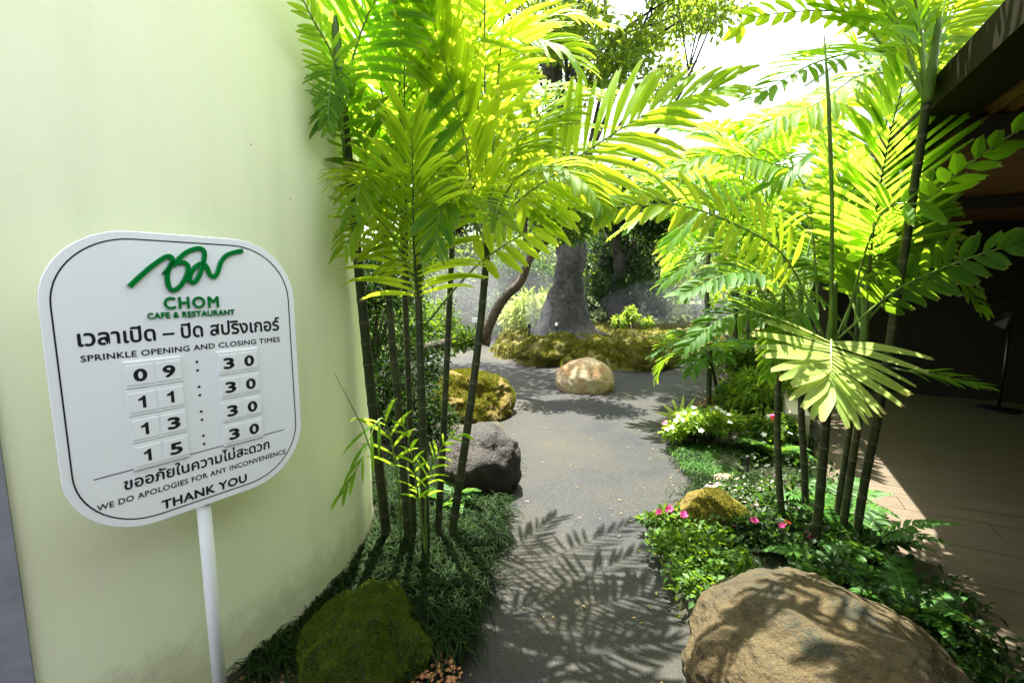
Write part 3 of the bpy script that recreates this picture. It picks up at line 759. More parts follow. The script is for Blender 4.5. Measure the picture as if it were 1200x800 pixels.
def crownshaft(parent, P, r):
    b = MB(); pts = smooth(P, 5); k = len(pts); b.tube(pts, [r*(1.25-.75*(i/(k-1))**1.5) for i in range(k)], 10); return b.build('crownshaft', M['crownshaft'], parent)
def arch(c, az, L, el, drop, k=5):
    """points of an arching frond from c, azimuth az (deg from +Y to the right), starting elevation el"""
    out = [Vector(c)]; p = Vector(c); e = R(el)
    for i in range(k):
        p = p+Vector((math.sin(R(az))*math.cos(e), math.cos(R(az))*math.cos(e), math.sin(e)))*L/k; e -= R(drop)/k; out.append(p.copy())
    return out
def A(*l): return [at(*p) for p in l]

# ---- left clump
base = gnd(490, 655)
LC = empty('palm_clump', base, 'tall clump of slender ringed palms against the round green wall', 'palm')
stemsL = [A((455, 640, 2.45), (437, 480, 2.38), (415, 260, 2.28), (401, 112, 2.16)),
          A((480, 655, 2.38), (469, 500, 2.4), (458, 380, 2.4), (452, 270, 2.42)),
          A((486, 648, 2.5), (480, 480, 2.5), (474, 330, 2.5), (470, 220, 2.5)),
          A((500, 668, 2.33), (496, 520, 2.3), (492, 400, 2.3), (490, 330, 2.3)),
          A((512, 655, 2.42), (520, 500, 2.5), (527, 350, 2.55), (532, 240, 2.6)),
          A((527, 640, 2.45), (548, 500, 2.42), (563, 380, 2.42), (571, 290, 2.42))]
radL = [.0245, .0195, .0165, .0205, .0175, .022]
for i, (p, r_) in enumerate(zip(stemsL, radL)):
    p = [clear_wall(q, .03) for q in p]; p[0] = Vector((p[0].x, p[0].y, -.01))
    palm_stem(LC, p, r_*1.15, r_*.85, i); d = (p[-1]-p[-2]).normalized()
    crownshaft(LC, [p[-1], p[-1]+d*.12, p[-1]+d*.3], r_)
def LF(P, nl, L, W, **k):
    m = k.pop('m', 'palm'); return frond(LC, P, nl, L, W, M[m], wall=True, **k)
LF(A((478, 330, 2.35), (474, 150, 2.28), (475, 20, 2.12), (478, -70, 2.0)), 30, .47, .036, face=(0, -1, .15), hero=True, start=.12, a0=52, a1=24, droop=.12, seed=1, rm='rachis_dark', m='palm_green')
LF(A((492, 360, 2.3), (485, 290, 2.2), (484, 220, 2.08), (483, 150, 1.98)), 26, .42, .026, face=(0, -1, .5), hero=True, start=.05, a0=70, a1=20, droop=.42, seed=2, rm='rachis_dark')
LF(A((565, 300, 2.45), (556, 255, 2.4), (545, 165, 2.3), (515, 50, 2.12), (485, -60, 1.98)), 22, .42, .042, face=(-.3, -1, 0), hero=True, start=.12, a0=38, a1=18, droop=.1, seed=3)
LF(A((478, 130, 2.55), (527, 50, 2.35), (590, 40, 2.45), (650, 52, 2.4), (676, 75, 2.4)), 24, .36, .040, face=(0, -.75, .65), hero=True, start=.22, a0=66, a1=30, droop=.3, seed=4)
LF(A((573, 290, 2.42), (600, 243, 2.38), (655, 200, 2.3), (711, 162, 2.25), (769, 128, 2.2), (842, 103, 2.12)), 24, .46, .047, face=(.1, -.8, .6), hero=True, start=.14, a0=70, a1=26, droop=.28, seed=5)
LF(A((571, 290, 2.42), (600, 215, 2.2), (650, 195, 2.05), (695, 225, 1.95), (706, 255, 1.92)), 16, .22, .034, start=.3, droop=.5, seed=6)
LF(A((404, 185, 2.2), (394, 81, 2.0), (365, 20, 1.86), (335, -40, 1.75)), 22, .15, .022, face=(.3, -1, 0), start=.05, droop=.25, seed=7, m='palm_green')
LF(A((404, 150, 2.2), (396, 80, 2.05), (388, 90, 1.96), (384, 150, 1.92)), 16, .14, .020, face=(.2, -1, .2), start=.25, droop=.25, seed=8, m='palm_green')
LF(A((494, 345, 2.35), (455, 270, 2.15), (425, 255, 2.0), (405, 290, 1.95)), 18, .24, .024, face=(0, -.8, .6), start=.2, droop=.5, seed=9)
LF(A((495, 385, 2.36), (556, 314, 2.33), (620, 270, 2.28), (690, 236, 2.2)), 11, .20, .052, face=(0, -.9, .45), start=.42, a0=75, a1=35, droop=.3, seed=10, jag=.12)
LF(A((532, 245, 2.6), (540, 160, 2.7), (590, 110, 2.8), (640, 150, 2.9)), 22, .34, .035, start=.2, seed=11)
LF(A((470, 220, 2.5), (450, 120, 2.4), (430, 30, 2.2), (410, -60, 2.1)), 24, .4, .034, face=(0, -1, .1), start=.1, a0=55, a1=25, droop=.15, seed=12, m='palm_green')
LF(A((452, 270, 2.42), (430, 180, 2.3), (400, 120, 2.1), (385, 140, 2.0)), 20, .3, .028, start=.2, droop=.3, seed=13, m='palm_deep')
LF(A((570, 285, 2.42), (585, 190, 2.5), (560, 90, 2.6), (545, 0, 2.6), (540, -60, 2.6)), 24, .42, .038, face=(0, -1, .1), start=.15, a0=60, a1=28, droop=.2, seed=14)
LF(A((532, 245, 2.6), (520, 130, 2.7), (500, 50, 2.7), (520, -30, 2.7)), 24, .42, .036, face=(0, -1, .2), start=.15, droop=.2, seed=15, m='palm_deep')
LF(A((490, 330, 2.3), (520, 250, 2.2), (560, 230, 2.1), (590, 265, 2.0)), 20, .26, .028, start=.2, droop=.45, seed=16)
LF(A((401, 112, 2.16), (430, 20, 2.1), (470, -40, 2.05)), 16, .35, .03, face=(0, -1, 0), start=.1, seed=19, m='palm_green')
LF(A((571, 290, 2.42), (545, 240, 2.25), (520, 240, 2.1), (510, 290, 2.0)), 18, .26, .028, start=.2, droop=.5, seed=20, m='palm_green')
LF(A((452, 270, 2.42), (440, 215, 2.2), (425, 210, 2.05), (415, 250, 1.95)), 18, .26, .026, start=.2, droop=.5, seed=22, m='palm')
for i, (P, nl, L) in enumerate([
    (A((575, 290, 2.45), (625, 200, 2.6), (690, 170, 2.8), (750, 210, 3.0)), 22, .30),
    (A((572, 290, 2.42), (560, 90, 2.4), (580, -60, 2.3), (640, -150, 2.1)), 24, .36),
    (A((475, 220, 2.5), (470, 60, 2.3), (520, -60, 2.1), (590, -120, 1.9)), 24, .36),
    (A((475, 220, 2.5), (500, 20, 2.4), (560, -90, 2.3), (640, -120, 2.1)), 24, .36),
    (A((530, 245, 2.6), (500, 180, 2.5), (460, 170, 2.4), (430, 210, 2.3)), 20, .30),
    (A((455, 275, 2.42), (470, 215, 2.3), (500, 200, 2.2), (530, 240, 2.1)), 20, .28)]):
    LF(P, nl, L, .030, start=.2, droop=.35, seed=300+i)
# lower fronds reaching back over the path: their shadows lie on it
for i, P in enumerate([A((571, 290, 2.42), (600, 180, 2.45), (650, 120, 2.5), (715, 110, 2.55)), A((532, 245, 2.6), (580, 80, 2.7), (640, 20, 2.8), (705, 30, 2.85)), A((475, 220, 2.5), (500, -60, 2.3), (600, -130, 2.1), (720, -130, 1.95)), A((571, 290, 2.42), (600, -40, 2.3), (680, -120, 2.2), (780, -120, 2.1)),
                       A((475, 220, 2.5), (470, -80, 2.2), (520, -190, 1.95), (620, -220, 1.75)), A((571, 290, 2.42), (570, -60, 2.2), (610, -170, 2.0), (680, -190, 1.85))]):
    LF(P, 22, .34, .034, start=.35, droop=.35, seed=460+i)
for i, P in enumerate([A((571, 290, 2.45), (600, 200, 2.7), (650, 150, 3.0), (720, 150, 3.3)), A((532, 245, 2.6), (580, 150, 3.0), (640, 100, 3.4), (700, 110, 3.7)),
                       A((532, 245, 2.6), (550, 170, 3.0), (580, 140, 3.3), (620, 170, 3.6)), A((571, 290, 2.45), (640, 230, 2.6), (710, 200, 2.75), (780, 215, 2.9)), A((532, 245, 2.6), (510, 150, 3.0), (490, 110, 3.3), (460, 130, 3.5)),
                       A((475, 220, 2.5), (480, 120, 2.8), (470, 60, 3.0), (440, 60, 3.1))]):
    LF(P, 24, .34, .032, start=.2, droop=.35, seed=430+i)
# young shoots near the ground
YP = empty('young_palm', gnd(470, 640), 'young bright palm shoot at the foot of the left clump', 'palm')
for i, (P, nl, L) in enumerate([(A((470, 640, 2.35), (466, 560, 2.25), (448, 490, 2.15), (420, 545, 2.0), (400, 580, 1.95)), 6, .22),
                                (A((500, 660, 2.25), (500, 570, 2.2), (520, 520, 2.1), (545, 510, 2.05)), 6, .15),
                                (A((500, 660, 2.25), (490, 580, 2.15), (480, 520, 2.05), (470, 490, 2.0)), 4, .14)]):
    frond(YP, P, nl+3, L, .014, M['palm_green'], face=(0, -1, .4), start=.40, a0=42, a1=14, droop=.55, jag=.02, point=True, seed=60+i, rad=.007, wall=True)
b = MB(); b.tube(A((452, 580, 2.2), (425, 500, 2.0), (392, 437, 1.9)), [.003, .0025, .0008], 6); b.build('spear_leaf', M['rachis_dark'], YP)

# ---- right clump
base = gnd(970, 640)
RC = empty('palm_clump', base, 'broad palm clump with six ringed stems beside the dark terrace', 'palm')
stemsR = [A((918, 622, 2.62), (913, 560, 2.62), (911, 480, 2.62), (915, 400, 2.6)),
          A((944, 622, 2.65), (943, 560, 2.65), (939, 480, 2.65), (938, 390, 2.65)),
          A((953, 662, 2.35), (960, 590, 2.33), (968, 490, 2.3), (974, 400, 2.26)),
          A((975, 632, 2.5), (987, 560, 2.5), (998, 480, 2.5), (1005, 380, 2.5)),
          A((984, 640, 2.44), (996, 560, 2.42), (1007, 480, 2.4), (1012, 400, 2.4)),
          A((1001, 640, 2.42), (1014, 560, 2.42), (1030, 480, 2.35), (1062, 280, 2.16), (1086, 120, 2.0))]
radR = [.018, .0185, .0225, .016, .019, .020]
for i, (p, r_) in enumerate(zip(stemsR, radR)):
    p[0] = Vector((p[0].x, p[0].y, -.01)); palm_stem(RC, p, r_*1.15, r_*.85, i+20); d = (p[-1]-p[-2]).normalized()
    crownshaft(RC, [p[-1], p[-1]+d*.12, p[-1]+d*.3], r_*.9)
def RF(P, nl, L, W, **k):
    m = k.pop('m', 'palm'); return frond(RC, P, nl, L, W, M[m], **k)
RF(A((1086, 112, 2.0), (1075, 55, 2.35), (1042, 34, 2.28), (975, 13, 2.2), (884, 20, 2.15), (866, 34, 2.15)), 22, .20, .046, face=(0, -1, .3), hero=True, start=.12, a0=80, a1=20, droop=.1, seed=31)
for i, (P, nl, L, W_) in enumerate([
    (A((1086, 120, 2.0), (1040, 62, 2.12), (960, 72, 1.95), (885, 115, 1.85)), 20, .26, .032),
    (A((1086, 120, 2.0), (1040, 0, 2.1), (990, -40, 1.95), (930, -50, 1.85)), 20, .30, .034),
    (A((1086, 120, 2.0), (1075, 10, 2.0), (1040, -60, 1.85), (990, -110, 1.75)), 20, .30, .034),
    (A((1012, 395, 2.4), (1042, 290, 2.6), (1062, 215, 2.7), (1085, 180, 2.7)), 22, .34, .034)]):
    RF(P, nl, L, W_, start=.2, droop=.3, seed=360+i, m='palm_green', face=(0, -.5, 1))
for i, (P, nl, L, W_) in enumerate([
    (A((1086, 112, 2.0), (960, -20, 2.4), (860, -55, 2.42), (770, -30, 2.4)), 15, .38, .05),
    (A((1086, 112, 2.0), (1000, -60, 2.3), (920, -90, 2.25), (840, -80, 2.15)), 15, .36, .05),
    (A((1012, 395, 2.4), (1010, 260, 2.6), (1030, 190, 2.9), (1060, 195, 3.2)), 20, .36, .04),
    (A((1005, 390, 2.5), (1030, 240, 2.8), (1055, 205, 3.0), (1075, 225, 3.2)), 20, .36, .04),
    (A((938, 390, 2.65), (980, 240, 2.9), (1015, 195, 3.1), (1040, 190, 3.3)), 20, .36, .04),
    (A((1012, 395, 2.4), (1030, 300, 2.4), (1060, 230, 2.4), (1090, 210, 2.4)), 20, .34, .034)]):
    RF(P, nl, L, W_, start=.2, droop=.25, seed=380+i, m='palm_green', face=(0, -.3, 1))
RF(A((1062, 130, 2.7), (1039, 88, 2.75), (1002, 91, 2.78), (958, 121, 2.8), (907, 142, 2.75), (870, 178, 2.7)), 20, .26, .036, face=(0, -.6, 1), start=.22, droop=.7, seed=32)
RF(A((1018, 320, 2.35), (1026, 250, 2.28), (1042, 162, 2.18), (1060, 92, 2.08)), 27, .50, .028, face=(0, -1, .1), hero=True, start=.1, a0=62, a1=32, droop=.1, seed=33, rm='rachis_dark', m='palm_green')
RF(A((988, 390, 2.4), (1029, 256, 2.2), (1083, 236, 2.05), (1127, 199, 1.92), (1200, 148, 1.78), (1250, 115, 1.7)), 15, .15, .052, face=(0, -1, .2), hero=True, start=.3, a0=80, a1=30, droop=.1, seed=34, m='palm_green', jag=.15)
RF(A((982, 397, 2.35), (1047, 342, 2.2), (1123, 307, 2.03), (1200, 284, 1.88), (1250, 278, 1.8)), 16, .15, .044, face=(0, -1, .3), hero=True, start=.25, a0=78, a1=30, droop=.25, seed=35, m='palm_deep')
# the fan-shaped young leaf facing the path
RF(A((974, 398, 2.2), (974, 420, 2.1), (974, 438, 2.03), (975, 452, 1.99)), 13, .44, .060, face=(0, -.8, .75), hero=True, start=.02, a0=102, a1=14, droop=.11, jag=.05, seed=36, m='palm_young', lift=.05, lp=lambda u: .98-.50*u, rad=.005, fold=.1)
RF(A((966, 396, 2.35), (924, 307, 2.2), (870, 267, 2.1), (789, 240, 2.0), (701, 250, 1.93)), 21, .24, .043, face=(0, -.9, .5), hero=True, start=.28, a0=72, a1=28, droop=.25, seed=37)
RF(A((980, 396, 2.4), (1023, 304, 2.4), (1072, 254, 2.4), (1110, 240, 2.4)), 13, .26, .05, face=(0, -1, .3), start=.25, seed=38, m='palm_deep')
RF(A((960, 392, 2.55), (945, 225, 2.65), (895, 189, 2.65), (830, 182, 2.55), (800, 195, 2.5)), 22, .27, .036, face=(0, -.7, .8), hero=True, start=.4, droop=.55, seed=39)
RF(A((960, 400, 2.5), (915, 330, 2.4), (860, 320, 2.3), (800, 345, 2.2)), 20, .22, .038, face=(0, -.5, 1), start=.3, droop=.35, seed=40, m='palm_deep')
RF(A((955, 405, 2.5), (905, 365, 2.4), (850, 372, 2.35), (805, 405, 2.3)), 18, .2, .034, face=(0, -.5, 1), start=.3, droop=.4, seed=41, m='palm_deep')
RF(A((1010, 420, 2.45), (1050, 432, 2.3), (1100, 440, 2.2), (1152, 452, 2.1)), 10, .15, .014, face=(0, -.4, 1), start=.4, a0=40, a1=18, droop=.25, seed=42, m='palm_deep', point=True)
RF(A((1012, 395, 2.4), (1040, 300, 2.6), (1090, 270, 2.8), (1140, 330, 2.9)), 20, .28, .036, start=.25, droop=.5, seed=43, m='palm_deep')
RF(A((1086, 112, 2.0), (1110, 30, 2.3), (1150, -20, 2.2)), 14, .3, .045, face=(0, -1, .2), start=.1, seed=44, m='palm')
RF(A((1086, 112, 2.0), (1090, 20, 2.4), (1060, -50, 2.3)), 14, .3, .045, face=(0, -1, .2), start=.1, seed=45, m='palm')
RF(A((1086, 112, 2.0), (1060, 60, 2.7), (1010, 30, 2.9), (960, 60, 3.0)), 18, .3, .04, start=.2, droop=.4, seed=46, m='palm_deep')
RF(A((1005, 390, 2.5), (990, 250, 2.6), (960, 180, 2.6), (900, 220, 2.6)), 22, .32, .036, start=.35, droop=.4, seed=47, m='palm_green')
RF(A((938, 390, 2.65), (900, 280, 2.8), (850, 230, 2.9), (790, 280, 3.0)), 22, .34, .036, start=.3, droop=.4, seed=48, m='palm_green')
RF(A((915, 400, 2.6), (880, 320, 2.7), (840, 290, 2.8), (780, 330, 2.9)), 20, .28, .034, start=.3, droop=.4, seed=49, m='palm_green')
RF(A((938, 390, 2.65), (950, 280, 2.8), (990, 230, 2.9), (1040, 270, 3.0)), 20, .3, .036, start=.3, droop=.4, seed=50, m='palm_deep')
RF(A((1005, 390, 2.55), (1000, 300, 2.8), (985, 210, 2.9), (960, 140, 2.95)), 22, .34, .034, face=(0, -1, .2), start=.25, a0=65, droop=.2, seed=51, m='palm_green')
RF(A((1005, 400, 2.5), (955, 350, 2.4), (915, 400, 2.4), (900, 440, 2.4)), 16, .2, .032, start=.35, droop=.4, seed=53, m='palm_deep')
for i, (P, nl, L, mm_) in enumerate([
    (A((1086, 112, 2.0), (1040, -20, 2.35), (960, -70, 2.15), (880, -60, 2.0)), 24, .36, 'palm'),
    (A((1086, 112, 2.0), (1080, -40, 2.3), (1050, -130, 2.0), (1000, -160, 1.8)), 24, .36, 'palm'),
    (A((1086, 112, 2.0), (1130, -40, 2.4), (1180, -110, 2.2), (1230, -130, 2.0)), 24, .36, 'palm'),
    (A((1086, 112, 2.0), (1120, 0, 2.7), (1160, -60, 2.9), (1230, -60, 3.0)), 24, .36, 'palm'),
    (A((1086, 112, 2.0), (1030, 0, 2.3), (980, -40, 2.05), (930, -30, 1.85)), 22, .30, 'palm'),
    (A((1086, 112, 2.0), (1110, -10, 2.2), (1130, -70, 1.95), (1160, -90, 1.7)), 22, .34, 'palm'),
    (A((1086, 112, 2.0), (1060, -60, 2.1), (1030, -160, 1.8), (1010, -220, 1.5)), 22, .36, 'palm'),
    (A((938, 390, 2.65), (900, 240, 2.7), (850, 170, 2.75), (780, 150, 2.8)), 22, .34, 'palm_green'),
    (A((915, 400, 2.6), (860, 270, 2.7), (800, 210, 2.8), (730, 230, 2.9)), 22, .30, 'palm_deep'),
    (A((1005, 390, 2.5), (1060, 330, 2.4), (1110, 320, 2.3), (1150, 360, 2.2)), 16, .2, 'palm_deep'),
    (A((1012, 395, 2.4), (985, 330, 2.6), (930, 300, 2.8), (870, 330, 3.0)), 20, .28, 'palm_deep'),
    (A((1012, 395, 2.4), (1040, 200, 2.6), (1030, 100, 2.7), (1000, 50, 2.7)), 22, .36, 'palm_deep')]):
    RF(P, nl, L, .031, start=.3, droop=.35, seed=330+i, m=mm_)
b = MB(); b.tube(A((974, 404, 2.24), (975, 240, 2.12), (971, 120, 2.05), (966, 42, 2.0)), [.009, .009, .008, .002], 8); b.build('spear_leaf', M['rachis'], RC)

# ---- other palms behind (each a thing)
def palm(name, base, P, r_, label, nf, L, nl, ll, lw, m, seed, el=(20, 70), cat='palm', group=None, azs=None, drop=90):
    rnd = random.Random(seed); e = empty(name, base, label, cat, group); palm_stem(e, P, r_*1.1, r_*.8, seed)
    d = (P[-1]-P[-2]).normalized(); crownshaft(e, [P[-1], P[-1]+d*r_*6, P[-1]+d*r_*16], r_); c = P[-1]+d*r_*6
    for i in range(nf):
        az = azs[i] if azs else 360*i/nf+rnd.uniform(-18, 18)
        pts = arch(c, az, L*rnd.uniform(.85, 1.1), rnd.uniform(*el), drop*rnd.uniform(.8, 1.2))
        frond(e, pts, nl, ll, lw, M[m], face=(0, 0, 1), start=.2, droop=.4, seed=seed*10+i, rad=r_*.35)
    return e
g0 = gnd(830, 486)
palm('slender_palm', g0, [g0, at(831, 420, 5.14), at(828, 330, 5.2), at(832, 290, 5.2)], .028, 'slender palm with pale ringed stem behind the white flowers', 11, 1.25, 18, .42, .05, 'palm_green', 71)
g1 = gnd(842, 470)
palm('slender_palm', g1, [g1, at(838, 445, 5.7), at(833, 425, 5.6)], .022, 'low palm spreading just above the white flower bush', 8, .85, 14, .34, .045, 'palm_deep', 72, (5, 45))
g2 = Vector((3.1, 6.2, 0))
palm('slender_palm', g2, [g2, Vector((3.0, 6.1, 1.2)), Vector((2.95, 6.0, 2.4))], .03, 'bright tall palm rising against the sky left of the terrace', 12, 1.7, 22, .55, .065, 'palm_green', 73, (35, 85), drop=80)
g3 = Vector((4.0, 7.6, 0))
palm('slender_palm', g3, [g3, Vector((3.95, 7.6, 1.1)), Vector((3.9, 7.5, 1.9))], .03, 'leafy palm in front of the low shrubs right of the path', 11, 1.6, 20, .5, .06, 'palm_green', 74, (20, 75))
g4 = Vector((4.4, 9.0, .1))
palm('slender_palm', g4, [g4, Vector((4.4, 9, .9)), Vector((4.35, 9, 1.3))], .03, 'small feathery palm at the right end of the mossy mound', 10, 1.1, 18, .34, .045, 'palm_deep', 75, (10, 60))
g5 = Vector((2.3, 14.2, .4))
palm('slender_palm', g5, [g5, Vector((2.3, 14.2, 1.0)), Vector((2.3, 14.2, 1.6))], .04, 'small pale palm in the shade left behind the big trunk', 10, 1.5, 18, .4, .05, 'shrub_mid', 76, (10, 60))

# ------------------------------------------------------------------ trees
rs = np.random.RandomState(5)
tb = at(663, 390, 10.0); tb.z = .38
cr = lumps(rs, (1.3, 10.2, 7.3), (3.0, 2.6, 2.4), 34, .62)
cr += lumps(rs, (.6, 9.4, 5.6), (2.0, 1.6, 1.2), 12, .45) + lumps(rs, (2.3, 9.6, 5.6), (1.0, 1.2, 1.0), 8, .4)
tree('big_tree', tb, [tb, at(664, 340, 10.0), at(668, 300, 10.0), at(672, 235, 10.1), at(655, 150, 10.2), at(645, 40, 10.4)], [.64, .34, .27, .27, .24, .18],
     'big old tree with a thick swollen grey trunk on the mossy mound', M['bark_grey'], M['shrub_bright'], cr, 15000, .15, 41, nb=12, root=.45, surf=.2, flat=.8)
# twisted tree leaning over the path from the left hedge
b0 = gnd(505, 430); tb = Vector((b0.x-.1, 6.4, .3))
P = A((470, 425, 6.6), (520, 403, 6.5), (563, 397, 6.4), (574, 378, 6.4), (590, 350, 6.4), (610, 330, 6.35), (622, 300, 6.3), (640, 282, 6.3), (656, 266, 6.3))
tw = empty('twisted_tree', (P[0].x, P[0].y, 0), 'leaning twisted tree bending over the path from the left hedge', 'tree')
b = MB(); P2 = [Vector((P[0].x-.1, P[0].y, 0))]+P; b.tube(smooth(P2, 6), list(np.linspace(.095, .045, (len(P2)-1)*6+1)), 12)
for i, v in enumerate(b.v): b.v[i] = tuple(Vector(v)*(1)+Vector((0, 0, 1))*.02*noise.noise(Vector(v)*5))
b.build('trunk', M['bark_brown'], tw)
b = MB(); b.tube(smooth(A((622, 300, 6.3), (617, 285, 6.3), (615, 262, 6.2), (618, 240, 6.2)), 4), .035, 8)
b.tube(smooth(A((656, 266, 6.3), (668, 240, 6.3), (690, 215, 6.2)), 4), .03, 8); b.tube(smooth(A((563, 397, 6.4), (575, 401, 6.4)), 4), .07, 8); b.build('branch', M['bark_brown'], tw)
cr = [list(at(668, 262, 6.3))+[.45, .3, .26], list(at(640, 268, 6.2))+[.2, .2, .12], list(at(625, 240, 6.3))+[.35, .3, .2], list(at(690, 215, 6.2))+[.4, .35, .25], list(at(545, 398, 6.4))+[.22, .2, .15]]
cloud('crown', cr, 3400, .085, M['shrub_mid'], tw, 77, surf=.1, flat=.8)
# dark tree
tb = at(722, 372, 13.0); tb.z = .4
cr = lumps(rs, (3.2, 13.2, 3.2), (1.7, 1.5, 1.5), 22, .5)
tree('dark_tree', tb, [tb, at(721, 345, 13), at(727, 318, 13), at(722, 285, 13), at(728, 240, 13)], [.28, .19, .16, .13, .08],
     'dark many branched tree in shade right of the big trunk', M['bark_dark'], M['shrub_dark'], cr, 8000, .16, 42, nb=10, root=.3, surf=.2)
def shr(i, name, x, y, rx, h, n, size, m, label, ry=None, z=0, group=None, **k):
    return shrub(name, (x, y, z), rx, ry or rx, h, n, size, M[m], label, 'shrub', group, 100+i*3, **k)
# left hedge behind the drum
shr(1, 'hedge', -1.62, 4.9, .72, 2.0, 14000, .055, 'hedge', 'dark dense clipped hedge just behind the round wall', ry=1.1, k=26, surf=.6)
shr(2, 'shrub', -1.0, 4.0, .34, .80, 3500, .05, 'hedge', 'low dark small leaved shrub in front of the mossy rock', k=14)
shr(3, 'shrub', -1.9, 7.4, .9, 1.5, 4000, .09, 'shrub_mid', 'rounded green shrub behind the dark hedge')
# backdrop
bk = [(4, 'shrub', -2.6, 15.6, 2.0, 3.0, 5200, .17, 'shrub_mid', 'tall shrub at the far left end of the garden'),
      (5, 'shrub', .3, 16.4, 2.0, 3.4, 6000, .17, 'shrub_mid', 'tall green shrub far behind the twisted tree'),
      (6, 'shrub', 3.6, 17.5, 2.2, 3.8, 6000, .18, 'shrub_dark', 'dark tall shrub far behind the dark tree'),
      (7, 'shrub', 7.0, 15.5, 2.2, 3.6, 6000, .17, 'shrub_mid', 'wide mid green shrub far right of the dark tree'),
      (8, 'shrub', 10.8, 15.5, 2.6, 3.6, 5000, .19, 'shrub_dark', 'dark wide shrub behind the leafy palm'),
      (9, 'shrub', 6.2, 10.6, 1.3, 1.9, 5000, .12, 'shrub_mid', 'green shrub closing the right side of the path')]
for a in bk: shr(*a, z=.3, k=26)
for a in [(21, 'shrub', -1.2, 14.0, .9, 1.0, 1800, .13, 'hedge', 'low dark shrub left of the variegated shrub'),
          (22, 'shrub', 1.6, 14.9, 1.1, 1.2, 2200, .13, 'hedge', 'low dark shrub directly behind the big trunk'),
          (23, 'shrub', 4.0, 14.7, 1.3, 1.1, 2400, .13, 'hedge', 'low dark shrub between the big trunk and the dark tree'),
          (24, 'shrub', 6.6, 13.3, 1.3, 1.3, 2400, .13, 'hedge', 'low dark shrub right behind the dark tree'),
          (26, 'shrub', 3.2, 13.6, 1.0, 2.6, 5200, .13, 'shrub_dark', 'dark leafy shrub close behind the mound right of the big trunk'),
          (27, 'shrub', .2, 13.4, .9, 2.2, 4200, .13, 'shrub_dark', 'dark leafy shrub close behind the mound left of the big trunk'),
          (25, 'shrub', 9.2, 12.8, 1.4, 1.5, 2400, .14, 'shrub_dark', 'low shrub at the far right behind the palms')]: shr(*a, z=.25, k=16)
shr(10, 'variegated_shrub', .55, 11.2, .55, .95, 900, .26, 'shrub_pale', 'pale yellow variegated shrub left of the big trunk', z=.35, k=8, aspect=.16, droop=.1)
shr(11, 'variegated_shrub', 1.05, 12.4, .5, 1.1, 700, .26, 'shrub_bright', 'bright narrow leaved shrub close behind the big trunk', z=.35, k=8, aspect=.16, droop=.1)
shr(12, 'shrub', 2.9, 10.9, .5, .55, 1400, .09, 'shrub_bright', 'small bright shrub beside the roots of the big trunk', z=.4, k=8)
shr(13, 'shrub', 5.0, 7.9, .8, 1.3, 3600, .10, 'shrub_mid', 'mid green shrub behind the slender palms on the right', k=14)
shr(14, 'shrub', 3.3, 6.1, .5, .8, 2400, .085, 'shrub_mid', 'leafy green shrub under the slender palms', k=12)
shr(15, 'shrub', 2.75, 4.75, .42, .62, 1800, .08, 'shrub_bright', 'bright narrow leaved bush behind the right palm stems', k=12, aspect=.25)
for i, (x, y, h, cw, label, lm) in enumerate([(-1.9, 17.5, 6.5, 2.0, 'leafy tree behind the stems of the left clump', 'shrub_mid'), (-4.5, 20, 9, 3.4, 'tall leafy tree at the far left above the hedge', 'shrub_mid'), (.8, 21, 8.5, 3.2, 'tall bright tree far behind the big trunk', 'shrub_bright'),
                                 (5.8, 22, 7.2, 3.0, 'tall tree far behind the dark tree', 'shrub_mid'), (11.2, 21, 5.6, 2.8, 'lower tree at the far right under the open sky', 'shrub_bright')]):
    tb = Vector((x, y, .3)); rs = np.random.RandomState(50+i)
    cr = lumps(rs, (x, y, h*.66), (cw, cw, h*.34), 30, .8)
    tree('garden_tree', tb, [tb, Vector((x+.2, y, h*.3)), Vector((x-.1, y, h*.6)), Vector((x, y, h*.85))], [.28, .2, .15, .06], label, M['bark_dark'], M[lm], cr, 8000, .26, 60+i, nb=10, surf=.25, flat=.8)
rs = np.random.RandomState(9)
tag(cloud('distant_woodland', lumps(rs, (2, 34, 2.5), (26, 5, 3.2), 90, 1.8), 26000, .42, M['shrub_mid'], None, 90, surf=.3), None, None, kind='stuff')['label'] = 'distant mixed green woodland behind the garden'

# far white building
wb = empty('white_building', (10.6, 14, 0), 'plain white gabled building wall rising behind the right palms', 'building')
b = MB(); b.box((12.6, 15, 4.1), (2.6, 1.5, 4.1)); b.build('wall', M['far_white'], wb, False)
b = MB(); b.box((12.6, 15, 8.25), (2.65, 1.55, .05)); b.build('roof', M['far_white'], wb, False)

